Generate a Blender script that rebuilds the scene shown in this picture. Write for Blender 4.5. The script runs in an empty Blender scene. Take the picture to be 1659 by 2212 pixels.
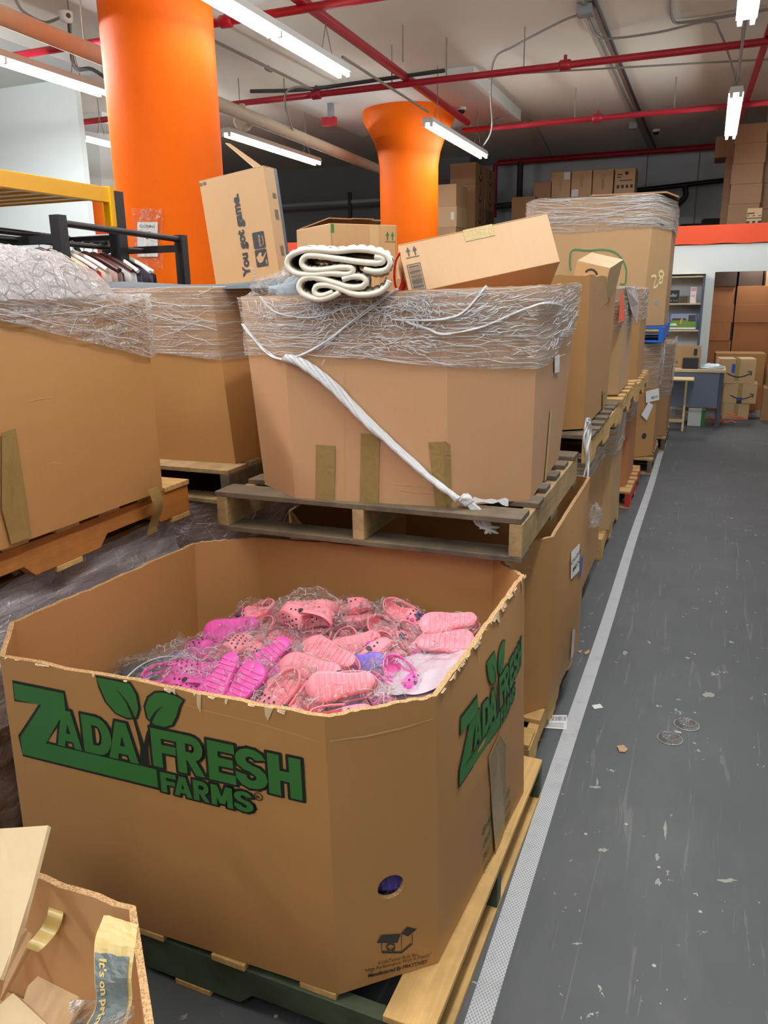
import bpy, math, random
import numpy as np
from mathutils import Vector, Matrix, Euler, noise
random.seed(7)
S = bpy.context.scene
COL = S.collection
PI = math.pi

# ------------------------------------------------------------------ camera
CAM_H, FPX = 1.6, 1690.0
YAW, PITCH, ROLL = 0.3846171652, 0.2714447559, -0.0143781175
def cam_axes():
    cy, sy = math.cos(YAW), math.sin(YAW)
    f = Vector((-sy*math.cos(PITCH), cy*math.cos(PITCH), -math.sin(PITCH)))
    r = Vector((cy, sy, 0)); u = r.cross(f)
    return r*math.cos(ROLL)+u*math.sin(ROLL), -r*math.sin(ROLL)+u*math.cos(ROLL), f
CR, CU, CF = cam_axes()
CPOS = Vector((0, 0, CAM_H))
cam = bpy.data.cameras.new('camera'); cam_o = bpy.data.objects.new('camera', cam); COL.objects.link(cam_o)
cam_o.matrix_world = Matrix(((CR.x, CU.x, -CF.x, 0), (CR.y, CU.y, -CF.y, 0), (CR.z, CU.z, -CF.z, CAM_H), (0, 0, 0, 1)))
cam.sensor_fit = 'HORIZONTAL'; cam.sensor_width = 36.0; cam.lens = 36.0*FPX/1659.0
cam.clip_start = 0.05; cam.clip_end = 100
S.camera = cam_o

# ------------------------------------------------------------------ world, exposure
w = bpy.data.worlds.new('world'); S.world = w; w.use_nodes = True
w.node_tree.nodes['Background'].inputs[0].default_value = (0.75, 0.85, 1.0, 1)
w.node_tree.nodes['Background'].inputs[1].default_value = 0.10
S.view_settings.view_transform = 'Standard'; S.view_settings.look = 'None'
S.view_settings.gamma = 1.0; S.view_settings.use_curve_mapping = False
S.view_settings.exposure = -0.10
cyc = S.cycles
cyc.max_bounces = 8; cyc.diffuse_bounces = 4; cyc.glossy_bounces = 3; cyc.transmission_bounces = 4
cyc.transparent_max_bounces = 28; cyc.sample_clamp_indirect = 4.0; cyc.sample_clamp_direct = 12.0
cyc.caustics_reflective = False; cyc.caustics_refractive = False
cyc.use_denoising = True
# ceiling tube lamps: (x, y0, y1, z, power) ; the fixtures themselves are built further down
# fixtures in view (x, y0, y1, z, tube glow); their tubes are the lights
LAMPS = [(-3.10, 4.45, 6.89, 3.45, 34), (-3.10, 9.13, 11.57, 3.45, 80), (0.075, 9.13, 11.57, 3.45, 75),
         (0.075, 4.40, 6.84, 3.45, 125), (-5.40, 4.15, 6.53, 3.45, 280), (-5.42, 8.62, 11.03, 3.45, 50),
         (-7.05, 8.05, 10.45, 3.45, 80)]
# the same rows of lamps go on above and behind the camera: (x, y0, y1, z, watts down, watts up)
UNSEEN_LIGHTS = [(-3.10, 0.3, 2.74, 3.45, 104, 150), (0.075, 0.5, 2.94, 3.45, 58, 150), (0.075, -3.2, -0.8, 3.45, 40, 60), (-3.10, -3.6, -1.2, 3.45, 78, 80), (-5.4, -0.4, 2.0, 3.45, 90, 100)]
UNSEEN_LIGHTS.append((.6, 12.0, 12.3, 2.20, 14, 0))  # unseen fill light added behind the doorway to brighten the stored cartons
for x, y0, y1, z, pd, pu in UNSEEN_LIGHTS:
    for p, up in ((pd, 0), (pu, 1)):
        if not p: continue
        L = bpy.data.lights.new('tube_and_fill_light', 'AREA'); L.shape = 'RECTANGLE'
        L.size = 0.14; L.size_y = y1-y0; L.energy = p; L.color = (0.95, 0.985, 1.0)
        o = bpy.data.objects.new('tube_and_fill_light', L); COL.objects.link(o); o.location = (x, (y0+y1)/2, z-.03+.06*up); o.rotation_euler = (math.pi*up, 0, 0)

# ------------------------------------------------------------------ pixel helpers (rays of the photograph's camera to real planes)
def ray(px, py):
    return CR*((px-829.5)/FPX) - CU*((py-1106.0)/FPX) + CF
def atX(px, py, x): d = ray(px, py); return CPOS+d*(x/d.x)
def atY(px, py, y): d = ray(px, py); return CPOS+d*(y/d.y)
def atZ(px, py, z): d = ray(px, py); return CPOS+d*((z-CAM_H)/d.z)
def proj(p):
    q = Vector(p)-CPOS; k = FPX/q.dot(CF)
    return 829.5+q.dot(CR)*k, 1106.0-q.dot(CU)*k

# ------------------------------------------------------------------ materials
def srgb(r, g, b):
    f = lambda c: (c/255/12.92) if c/255 <= .04045 else ((c/255+.055)/1.055)**2.4
    return (f(r), f(g), f(b), 1)
class NT:
    def __init__(s, name):
        s.m = bpy.data.materials.new(name); s.m.use_nodes = True; s.t = s.m.node_tree; s.t.nodes.clear()
        s.out = s.t.nodes.new('ShaderNodeOutputMaterial')
    def n(s, typ, **k):
        nd = s.t.nodes.new(typ)
        for a, v in k.items():
            if a.startswith('i_'):
                key = a[2:]; key = int(key) if key.isdigit() else key.replace('_', ' ')
                if hasattr(v, 'default_value') or isinstance(v, bpy.types.NodeSocket): s.t.links.new(v, nd.inputs[key])
                else: nd.inputs[key].default_value = v
            else: setattr(nd, a, v)
        return nd
    def coords(s, scale=(1, 1, 1), kind='Object'):
        tc = s.n('ShaderNodeTexCoord'); mp = s.n('ShaderNodeMapping')
        s.t.links.new(tc.outputs[kind], mp.inputs[0]); mp.inputs['Scale'].default_value = scale
        return mp.outputs[0]
    def noise(s, scale, co, detail=4, rough=.6, dist=0):
        return s.n('ShaderNodeTexNoise', i_Vector=co, i_Scale=scale, i_Detail=detail, i_Roughness=rough, i_Distortion=dist).outputs[0]
    def ramp(s, fac, stops):
        r = s.n('ShaderNodeValToRGB', i_0=fac); e = r.color_ramp.elements
        while len(e) < len(stops): e.new(.5)
        for el, (p, c) in zip(e, stops): el.position = p; el.color = c if len(c) == 4 else (*c, 1)
        return r.outputs[0]
    def mix(s, fac, a, b, mode='MIX'):
        m = s.n('ShaderNodeMix', data_type='RGBA', blend_type=mode)
        for i, v in ((0, fac), (6, a), (7, b)):
            if isinstance(v, bpy.types.NodeSocket): s.t.links.new(v, m.inputs[i])
            else: m.inputs[i].default_value = v
        return m.outputs[2]
    def math(s, op, a, b=0.0):
        m = s.n('ShaderNodeMath', operation=op)
        for i, v in ((0, a), (1, b)):
            if isinstance(v, bpy.types.NodeSocket): s.t.links.new(v, m.inputs[i])
            else: m.inputs[i].default_value = v
        return m.outputs[0]
    def bump(s, h, strength, dist=.002):
        return s.n('ShaderNodeBump', i_Height=h, i_Strength=strength, i_Distance=dist).outputs[0]
    def done(s, shader): s.t.links.new(shader, s.out.inputs[0]); return s.m
    def princ(s, color, rough=.6, metal=0, normal=None, **k):
        p = s.n('ShaderNodeBsdfPrincipled')
        for key, v in (('Base Color', color), ('Roughness', rough), ('Metallic', metal)):
            if isinstance(v, bpy.types.NodeSocket): s.t.links.new(v, p.inputs[key])
            else: p.inputs[key].default_value = v
        if normal is not None: s.t.links.new(normal, p.inputs['Normal'])
        for a, v in k.items():
            key = a.replace('_', ' ')
            if isinstance(v, bpy.types.NodeSocket): s.t.links.new(v, p.inputs[key])
            else: p.inputs[key].default_value = v
        return p.outputs[0]
def sc(c, k): return (c[0]*k, c[1]*k, c[2]*k, 1)

def plain(name, col, rough=.5, metal=0, var=.12, nscale=12, bump=0.0, **k):
    t = NT(name); co = t.coords(); nz = t.noise(nscale, co)
    c = t.mix(nz, sc(col, 1-var), sc(col, 1+var))
    nm = t.bump(t.noise(nscale*6, co), bump) if bump else None
    return t.done(t.princ(c, rough, metal, nm, **k))
def kraft(name, col, grain=.13):
    t = NT(name); co = t.coords()
    big = t.noise(2.2, co, 3); fib = t.noise(180, t.coords((1, 1, .35)), 3, .7)
    vert = t.noise(60, t.coords((1, 1, .03)), 2)
    c = t.mix(big, sc(col, 1-grain), sc(col, 1+grain))
    c = t.mix(t.math('MULTIPLY', fib, .30), c, sc(col, .62))
    c = t.mix(t.math('MULTIPLY', vert, .18), c, sc(col, 1.25))
    return t.done(t.princ(c, .52, 0, t.bump(t.math('ADD', vert, t.math('MULTIPLY', fib, .4)), .12, .001), Specular_IOR_Level=.5))
def corrugated(name, col):
    t = NT(name); co = t.coords()
    v = t.n('ShaderNodeTexVoronoi', i_Vector=co, i_Scale=260.0).outputs[0]
    c = t.ramp(v, [(.15, sc(col, .35)), (.4, sc(col, .85)), (.8, sc(col, 1.15))])
    return t.done(t.princ(c, .8, 0, t.bump(v, .6, .003)))
def wood(name, col, dark, grain_axis='x', grime=.5):
    t = NT(name)
    scl = {'x': (1.2, 22, 22), 'y': (22, 1.2, 22)}[grain_axis]
    g = t.noise(2.2, t.coords(scl), 5, .65, .6); d = t.noise(5, t.coords(), 4, .7)
    c = t.ramp(g, [(.25, sc(col, .72)), (.55, col), (.8, sc(col, 1.22))])
    c = t.mix(t.math('MULTIPLY', t.ramp(d, [(.42, (0, 0, 0, 1)), (.68, (1, 1, 1, 1))]), grime), c, dark)
    return t.done(t.princ(c, .75, 0, t.bump(g, .35, .003)))
def film(name, density=.20, streak=(3, 3, 90), tint=(1, 1, 1, 1), haze=.45, rough=.12, crinkle=1.0, lo=.5, hi=.72, web=.6, fr=.30, base=.05):
    t = NT(name)
    st = t.noise(1.6, t.coords(streak), 4, .6, .8); cr = t.noise(24, t.coords(), 3, .6, 1.6)
    crk = t.n('ShaderNodeTexVoronoi', feature='DISTANCE_TO_EDGE', i_Vector=t.n('ShaderNodeVectorMath', operation='ADD',
        i_0=t.coords(), i_1=t.n('ShaderNodeVectorMath', operation='SCALE', i_0=t.n('ShaderNodeTexNoise', i_Vector=t.coords(), i_Scale=9.0).outputs[1], i_Scale=.08).outputs[0]).outputs[0], i_Scale=26.0).outputs[0]
    crease = t.ramp(crk, [(0, (1, 1, 1, 1)), (.06, (0, 0, 0, 1))])
    h = t.math('ADD', t.math('MULTIPLY', st, 1.0), t.math('MULTIPLY', t.math('ADD', cr, t.math('MULTIPLY', crease, .5)), .8*crinkle))
    nm = t.bump(h, .9, .012)
    smask = t.ramp(st, [(lo, (0, 0, 0, 1)), (hi, (1, 1, 1, 1))])  # denser, whiter film streaks; they also stand in for highlights
    fres = t.n('ShaderNodeLayerWeight', i_Blend=.25, i_Normal=nm).outputs[1]
    gl = t.n('ShaderNodeBsdfGlossy', i_Color=(1, 1, 1, 1), i_Roughness=rough, i_Normal=nm).outputs[0]
    df = t.n('ShaderNodeBsdfDiffuse', i_Color=(.94*tint[0], .95*tint[1], .97*tint[2], 1), i_Normal=nm).outputs[0]
    tl_ = t.n('ShaderNodeBsdfTranslucent', i_Color=(.94*tint[0], .95*tint[1], .97*tint[2], 1), i_Normal=nm).outputs[0]
    df = t.n('ShaderNodeMixShader', i_0=.5, i_1=df, i_2=tl_).outputs[0]
    g = t.n('ShaderNodeMixShader', i_0=haze, i_1=gl, i_2=df).outputs[0]
    tr = t.n('ShaderNodeBsdfTransparent', i_Color=tint).outputs[0]
    fac = t.math('ADD', t.math('MULTIPLY', fres, fr), t.math('ADD', t.math('MULTIPLY', smask, density), t.math('MULTIPLY', crease, density*web*crinkle)))
    fac = t.math('MINIMUM', t.math('ADD', fac, base), .95)
    return t.done(t.n('ShaderNodeMixShader', i_0=fac, i_1=tr, i_2=g).outputs[0])
def emit(name, col, strength):
    t = NT(name); return t.done(t.n('ShaderNodeEmission', i_Color=col, i_Strength=strength).outputs[0])

K = {}
K['mid'] = kraft('kraft_board', srgb(188, 144, 106)); K['warm'] = kraft('kraft_board_warm', srgb(174, 128, 78))
K['tan'] = kraft('kraft_board_tan', srgb(184, 146, 104)); K['pale'] = kraft('kraft_board_pale', srgb(196, 162, 118))
K['dull'] = kraft('kraft_board_dull', srgb(160, 118, 80)); K['cream'] = kraft('kraft_board_cream', srgb(208, 184, 146))
K['red'] = kraft('kraft_board_reddish', srgb(176, 112, 66))
M_edge = corrugated('corrugated_edge', srgb(190, 150, 105))
M_paper = plain('white_paper', srgb(225, 225, 225), .7, var=.04)
M_ink = plain('dark_ink', srgb(40, 42, 48), .6, var=.05)
M_green = plain('green_ink', srgb(46, 104, 48), .55, var=.05)
M_blackink = plain('black_ink', srgb(22, 28, 24), .55, var=.05)
M_blueink = plain('blue_ink', srgb(40, 80, 190), .5, var=.05)
M_chalk = plain('cream_marker', srgb(232, 214, 160), .7, var=.05)
M_markgreen = plain('green_marker', srgb(60, 120, 70), .7, var=.05)
M_tape = NT('brown_packing_tape')
_co = M_tape.coords((1, 1, 1)); _n = M_tape.noise(30, _co, 4, .6, 1.0)
M_tape = M_tape.done(M_tape.princ(M_tape.mix(_n, srgb(128, 104, 60), srgb(150, 124, 76)), .28, 0, M_tape.bump(_n, .6, .004)))
M_tapelight = plain('yellowish_tape', srgb(196, 172, 110), .35, var=.12, bump=.3)
M_cleartape = plain('shiny_clear_tape', srgb(165, 140, 85), .12, var=.25, nscale=40, bump=.8)
W_gold = wood('pallet_wood_yellow', srgb(206, 166, 104), srgb(120, 92, 52), 'y', .35)
W_goldx = wood('pallet_wood_yellow_cross', srgb(200, 160, 100), srgb(110, 84, 50), 'x', .4)
W_grey = wood('pallet_wood_grey', srgb(104, 88, 70), srgb(46, 41, 36), 'x', .8)
W_greyy = wood('pallet_wood_grey_long', srgb(172, 142, 98), srgb(92, 74, 52), 'y', .7)
W_green = wood('pallet_wood_green', srgb(66, 80, 58), srgb(44, 44, 32), 'x', .8)
W_orange = wood('pallet_wood_orange', srgb(176, 112, 48), srgb(110, 66, 30), 'y', .4)
W_red = plain('pallet_red_paint', srgb(176, 40, 34), .6, var=.2)
M_blueplastic = plain('blue_paint', srgb(20, 96, 200), .5, var=.12)
F_main = film('stretch_film', .74, (1.6, 1.6, 150), haze=.55, rough=.2, lo=.51, hi=.61, web=.10, fr=.5, base=.08)
F_chaos = film('crumpled_stretch_film', .60, (5, 5, 40), haze=.5, crinkle=1.8, lo=.46, hi=.62, web=.12, fr=.5, base=.14)
F_purple = film('layered_stretch_film', .60, (5, 1.5, 14), tint=(.97, .92, .95, 1), haze=.75, lo=.44, hi=.70, web=.0, fr=.5, base=.34, crinkle=.3)
F_far = film('stretch_film_far', .60, (1.4, 1.4, 60), haze=.55, rough=.2, lo=.48, hi=.64, web=.2, fr=.4)
F_bag = film('poly_bag_film', .42, (22, 22, 22), haze=.35, rough=.14, crinkle=2.4, lo=.55, hi=.62, web=.0, fr=.22, base=.05)
F_clear = film('clear_plastic', .05, (10, 10, 10), haze=.1, rough=.06, crinkle=.15, web=0, fr=.6, base=.10)
M_fold = NT('film_fold')
_n = M_fold.noise(3, M_fold.coords((60, 60, 60)), 3)
_p = M_fold.princ((.86, .87, .9, 1), .2, 0, M_fold.bump(_n, .8, .003))
M_fold = M_fold.done(M_fold.n('ShaderNodeMixShader', i_0=.72, i_1=M_fold.n('ShaderNodeBsdfTransparent').outputs[0], i_2=_p).outputs[0])
M_strand_glint = NT('film_strand_and_glint')  # pale film for thin creases; its whiteness stands in for highlight streaks
M_strand_glint = M_strand_glint.done(M_strand_glint.n('ShaderNodeMixShader', i_0=.62, i_1=M_strand_glint.n('ShaderNodeBsdfTransparent').outputs[0], i_2=M_strand_glint.princ((.9, .91, .94, 1), .12)).outputs[0])
M_black = plain('black_powder_coat', srgb(28, 29, 33), .4, var=.1)
M_steel = plain('brushed_steel', srgb(170, 172, 174), .3, .9, var=.1)
M_white = plain('white_paint', srgb(238, 242, 240), .5, var=.03)
M_grey = plain('grey_plastic', srgb(140, 146, 150), .5)
M_yellow = plain('yellow_paint', srgb(250, 184, 10), .35, var=.05)
M_redpipe = plain('red_pipe_paint', srgb(168, 26, 44), .4, var=.1)
M_beige = plain('beige_pipe_wrap', srgb(200, 186, 160), .6, var=.1)
M_conduit = plain('grey_conduit', srgb(150, 148, 140), .45, .2)
M_darkcable = plain('dark_cable', srgb(60, 58, 56), .6)

# ------------------------------------------------------------------ mesh builder
class MB:
    def __init__(s): s.v = []; s.f = []; s.mi = []; s.sm = []
    def add(s, vs, fs, mi=0, smooth=False):
        b = len(s.v); s.v += [Vector(v) for v in vs]
        for f in fs: s.f.append([b+i for i in f]); s.mi.append(mi); s.sm.append(smooth)
        return s
    def hexa(s, p, mi=0): return s.add(p, [(0, 3, 2, 1), (4, 5, 6, 7), (0, 1, 5, 4), (1, 2, 6, 5), (2, 3, 7, 6), (3, 0, 4, 7)], mi)
    def box(s, x0, x1, y0, y1, z0, z1, mi=0):
        return s.hexa([(x0, y0, z0), (x1, y0, z0), (x1, y1, z0), (x0, y1, z0), (x0, y0, z1), (x1, y0, z1), (x1, y1, z1), (x0, y1, z1)], mi)
    def slab(s, pts, d, mi=0):          # polygon given in space, thickened by the vector d
        n = len(pts); d = Vector(d); p = [Vector(q) for q in pts]
        return s.add(p+[q+d for q in p], [tuple(range(n))[::-1], tuple(range(n, 2*n))]+[(i, (i+1) % n, n+(i+1) % n, n+i) for i in range(n)], mi)
    def tube(s, pts, r, n=8, mi=0, smooth=True, flat=1.0, closed=False, side=1.0):
        pts = [Vector(p) for p in pts]; m = len(pts); vs = []; up = None
        for i, p in enumerate(pts):
            a = pts[(i-1) % m] if closed else pts[max(i-1, 0)]; b = pts[(i+1) % m] if closed else pts[min(i+1, m-1)]
            t = (b-a); t = t.normalized() if t.length > 1e-9 else Vector((0, 0, 1))
            if up is None: up = Vector((0, 0, 1)) if abs(t.z) < .9 else Vector((1, 0, 0))
            x = t.cross(up); x = x.normalized() if x.length > 1e-6 else t.orthogonal().normalized(); up = x.cross(t).normalized()
            rr = r[i] if isinstance(r, (list, tuple)) else r
            for k in range(n):
                a_ = 2*PI*k/n; vs.append(p+x*(math.cos(a_)*rr*side)+up*(math.sin(a_)*rr*flat))
        fs = [(i*n+k, i*n+(k+1) % n, (i+1)*n+(k+1) % n, (i+1)*n+k) for i in range(m-1) for k in range(n)]
        if closed: fs += [((m-1)*n+k, (m-1)*n+(k+1) % n, (k+1) % n, k) for k in range(n)]
        s.add(vs, fs, mi, smooth)
        if not closed: s.add(vs[:n], [tuple(range(n))[::-1]], mi); s.add(vs[-n:], [tuple(range(n))], mi)
        return s
    def lathe(s, prof, c, n=32, mi=0, smooth=True):
        vs = [(c[0]+r*math.cos(2*PI*k/n), c[1]+r*math.sin(2*PI*k/n), c[2]+z) for r, z in prof for k in range(n)]
        return s.add(vs, [(i*n+k, i*n+(k+1) % n, (i+1)*n+(k+1) % n, (i+1)*n+k) for i in range(len(prof)-1) for k in range(n)], mi, smooth)
    def grid(s, nu, nv, fn, mi=0, smooth=True, wrap=False):
        vs = [fn(i/(nu if wrap else nu-1), j/(nv-1)) for i in range(nu) for j in range(nv)]
        return s.add(vs, [(i*nv+j, ((i+1) % nu)*nv+j, ((i+1) % nu)*nv+j+1, i*nv+j+1) for i in range(nu if wrap else nu-1) for j in range(nv-1)], mi, smooth)
    def disc(s, c, nrm, r, n=10, mi=0, th=.001):
        nrm = Vector(nrm).normalized(); x = nrm.orthogonal().normalized(); y = nrm.cross(x); c = Vector(c)
        return s.slab([c+x*r*math.cos(2*PI*k/n)+y*r*math.sin(2*PI*k/n) for k in range(n)], nrm*th, mi)
    def mesh(s, name, mats, off=Vector((0, 0, 0))):
        me = bpy.data.meshes.new(name); me.from_pydata([v-off for v in s.v], [], s.f)
        for m in (mats if isinstance(mats, (list, tuple)) else [mats]): me.materials.append(m)
        for p, a, b in zip(me.polygons, s.mi, s.sm): p.material_index = a; p.use_smooth = b
        me.validate(); me.update(); return me
    def build(s, name, mats, parent=None, local=False, origin=None, bevel=0, subsurf=0):
        off = Vector((0, 0, 0))
        if not local:
            if parent is not None:
                off = LOC[parent.name]
            elif origin is not None: off = Vector(origin)
            elif s.v: off = Vector((sum(v.x for v in s.v)/len(s.v), sum(v.y for v in s.v)/len(s.v), min(v.z for v in s.v)))
        o = bpy.data.objects.new(name, s.mesh(name, mats, off)); COL.objects.link(o)
        if parent is not None: o.parent = parent
        elif not local: o.location = off
        LOC[o.name] = off if not local else Vector((0, 0, 0))
        if bevel:
            m = o.modifiers.new('bevel', 'BEVEL'); m.width = bevel; m.segments = 2; m.limit_method = 'ANGLE'
        if subsurf:
            m = o.modifiers.new('subsurf', 'SUBSURF'); m.levels = m.render_levels = subsurf
        return o
LOC = {}
def tag(o, label, cat, group=None, kind=None):
    o['label'] = label; o['category'] = cat
    if group: o['group'] = group
    if kind: o['kind'] = kind
    return o
def thing(name, label, cat, loc=(0, 0, 0), rot=(0, 0, 0), group=None):
    o = bpy.data.objects.new(name, None); COL.objects.link(o); o.location = loc; o.rotation_euler = rot; o.empty_display_size = .1
    LOC[o.name] = Vector(loc) if tuple(rot) == (0, 0, 0) else Vector((0, 0, 0))
    return tag(o, label, cat, group)
def struct(name, mb, mats, label=None, **k):
    o = mb.build(name, mats, **k); o['kind'] = 'structure'
    if label: o['label'] = label
    return o
def copy_tree(o, parent=None):
    c = o.copy(); COL.objects.link(c)
    if parent is not None: c.parent = parent; c.matrix_parent_inverse = o.matrix_parent_inverse.copy()
    LOC[c.name] = LOC.get(o.name, Vector((0, 0, 0)))
    for ch in list(o.children): copy_tree(ch, c)
    return c
def nz(p, s=1.0, seed=0.0): return noise.noise(Vector((p[0]*s+seed*7.3, p[1]*s-seed*3.1, p[2]*s+seed*1.7)))

# text as flat mesh data
_TX = {}
def text2d(body, offset=0.0, shear=0.0, spacing=1.0):
    key = (body, offset, shear, spacing)
    if key not in _TX:
        c = bpy.data.curves.new('txt', 'FONT'); c.body = body; c.size = 1; c.offset = offset; c.shear = shear; c.space_character = spacing
        c.resolution_u = 3; c.align_x = 'LEFT'
        o = bpy.data.objects.new('txt', c); COL.objects.link(o)
        me = bpy.data.meshes.new_from_object(o.evaluated_get(bpy.context.evaluated_depsgraph_get()))
        vs = [(v.co.x, v.co.y) for v in me.vertices]; fs = [tuple(p.vertices) for p in me.polygons]
        bpy.data.objects.remove(o); bpy.data.curves.remove(c); bpy.data.meshes.remove(me)
        _TX[key] = (vs, fs)
    return _TX[key]
def bounds(vs): xs = [v[0] for v in vs]; ys = [v[1] for v in vs]; return min(xs), min(ys), max(xs), max(ys)
def put_text(mb, body, box, fr, n=.002, mi=0, offset=.012, ref=.012, shear=0, fit=True):
    """text filling the rectangle box=(u0,v0,u1,v1) of the frame fr(u,v,n)"""
    vs, fs = text2d(body, offset, shear); x0, y0, x1, y1 = bounds(text2d(body, ref, shear)[0])
    kx = (box[2]-box[0])/(x1-x0); ky = (box[3]-box[1])/(y1-y0)
    mb.add([fr(box[0]+(x-x0)*kx, box[1]+(y-y0)*ky, n) for x, y in vs], fs, mi)
def line_text(mb, body, u, v, h, fr, n=.002, mi=0, offset=.0, shear=0, align='l', ratio=None):
    vs, fs = text2d(body, offset, shear); x0, y0, x1, y1 = bounds(vs); k = h/.73
    kx = k if ratio is None else ratio/(x1-x0)
    sh = {'l': x0, 'c': (x0+x1)/2, 'r': x1}[align]
    mb.add([fr(u+(x-sh)*kx, v+y*k, n) for x, y in vs], fs, mi)
def poly(mb, pts, fr, n=.002, mi=0): mb.add([fr(u, v, n) for u, v in pts], [tuple(range(len(pts)))], mi)
def stroke(mb, pts, wd, fr, n=.002, mi=0, closed=False):
    m = len(pts); L = []; R = []
    for i, q_ in enumerate(pts):
        u, v = q_[0], q_[1]; a = pts[(i-1) % m] if closed else pts[max(i-1, 0)]; b = pts[(i+1) % m] if closed else pts[min(i+1, m-1)]
        dx, dy = b[0]-a[0], b[1]-a[1]; l = math.hypot(dx, dy) or 1e-9
        ww = wd[i] if isinstance(wd, (list, tuple)) else wd
        L.append(fr(u-dy/l*ww/2, v+dx/l*ww/2, n)); R.append(fr(u+dy/l*ww/2, v-dx/l*ww/2, n))
    k = m if closed else m-1
    mb.add(L+R, [(i, m+i, m+(i+1) % m, (i+1) % m) for i in range(k)], mi)
def smooth_path(pts, k=6, closed=False):
    P = [Vector(p) if len(p) == 3 else Vector((p[0], p[1], 0)) for p in pts]; m = len(P); out = []
    for i in range(m if closed else m-1):
        g = lambda j: P[j % m] if closed else P[min(max(j, 0), m-1)]
        a, b, c, d = g(i-1), g(i), g(i+1), g(i+2)
        for q in range(k):
            t = q/k
            out.append(.5*((2*b)+(c-a)*t+(2*a-5*b+4*c-d)*t*t+(3*b-a-3*c+d)*t**3))
    if not closed: out.append(P[-1])
    return out

# ------------------------------------------------------------------ setting
t = NT('painted_concrete_floor')
co = t.coords(); base = t.mix(t.noise(.7, co, 5, .6), srgb(60, 62, 67), srgb(76, 78, 82))
base = t.mix(t.math('MULTIPLY', t.ramp(t.noise(1.6, t.coords((1, .35, 1)), 6, .7), [(.5, (0, 0, 0, 1)), (.75, (1, 1, 1, 1))]), .35), base, srgb(104, 105, 106))
scr = t.ramp(t.noise(3, t.coords((9, .5, 1)), 6, .7, 1.2), [(.60, (0, 0, 0, 1)), (.63, (1, 1, 1, 1))])
base = t.mix(t.math('MULTIPLY', scr, .18), base, srgb(150, 150, 146))
chip = t.ramp(t.noise(22, t.coords((1, .8, 1)), 3, .75, .4), [(.682, (0, 0, 0, 1)), (.70, (1, 1, 1, 1))])
base = t.mix(t.math('MULTIPLY', chip, t.ramp(t.noise(2.2, co, 2), [(.35, (0, 0, 0, 1)), (.5, (.8, .8, .8, 1))])), base, srgb(176, 176, 168))
vor = t.n('ShaderNodeTexVoronoi', i_Vector=co, i_Scale=9.0); vcol = t.n('ShaderNodeSeparateColor', i_0=vor.outputs[1]).outputs[0]
spk = t.math('MULTIPLY', t.math('LESS_THAN', vor.outputs[0], .045), t.math('GREATER_THAN', vcol, .35))
base = t.mix(t.math('MULTIPLY', spk, .75), base, srgb(190, 190, 184))
M_floor = t.done(t.princ(base, t.mix(t.noise(4, co), (.42,)*3+(1,), (.6,)*3+(1,)), 0, t.bump(t.noise(60, co), .15, .002), Specular_IOR_Level=.4))
def walltone(name, a, b, sc_=1.2, rough=.7, bmp=.2):
    t = NT(name); co = t.coords(); return t.done(t.princ(t.mix(t.noise(sc_, co, 5), a, b), rough, 0, t.bump(t.noise(14, co, 5), bmp, .01)))
M_ceil = walltone('ceiling_plaster', srgb(228, 222, 206), srgb(242, 236, 222), .8)
M_ceilw = walltone('white_plaster', srgb(214, 216, 208), srgb(230, 232, 226), .8)
M_wall = walltone('white_wall_paint', srgb(226, 234, 232), srgb(236, 242, 240), 1.0, .6, .1)
M_wallback = walltone('back_wall_paint', srgb(220, 228, 236), srgb(234, 240, 246), .5)
t = NT('orange_column_paint'); co = t.coords()
c = t.mix(t.noise(2.0, co, 4), srgb(234, 96, 4), srgb(244, 112, 8))
c = t.mix(t.math('MULTIPLY', t.ramp(t.noise(3.2, t.coords((1, 1, .5)), 5, .7), [(.55, (0, 0, 0, 1)), (.75, (1, 1, 1, 1))]), .45), c, srgb(226, 96, 12))
M_orange = t.done(t.princ(c, .5, 0, t.bump(t.noise(22, co, 6, .7), .25, .008), Specular_IOR_Level=.15))
M_orangered = walltone('orange_red_paint', srgb(238, 78, 36), srgb(246, 90, 44), 1.0, .5, .1)

XL, XR, YN, YF, ZC = -13.0, 4.2, -6.0, 16.8, 4.1
struct('floor', MB().box(XL, XR, YN, YF, -.15, 0), M_floor)
struct('ceiling', MB().box(XL, XR, YN, YF, ZC, ZC+.2), M_ceil)
struct('wall_back', MB().box(XL, XR, YF, YF+.2, 0, ZC), M_wallback)
struct('wall_right', MB().box(XR, XR+.2, YN, YF, 0, ZC), M_wall)
struct('wall_left', MB().box(XL-.2, XL, YN, YF, 0, ZC), M_wall)
struct('wall_front', MB().box(XL, XR, YN-.2, YN, 0, ZC), M_wall)
struct('wall_pier', MB().box(XL, -6.58, 7.5, 7.58, 0, ZC), M_wall, 'white wall pier left of the big orange column')
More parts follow.
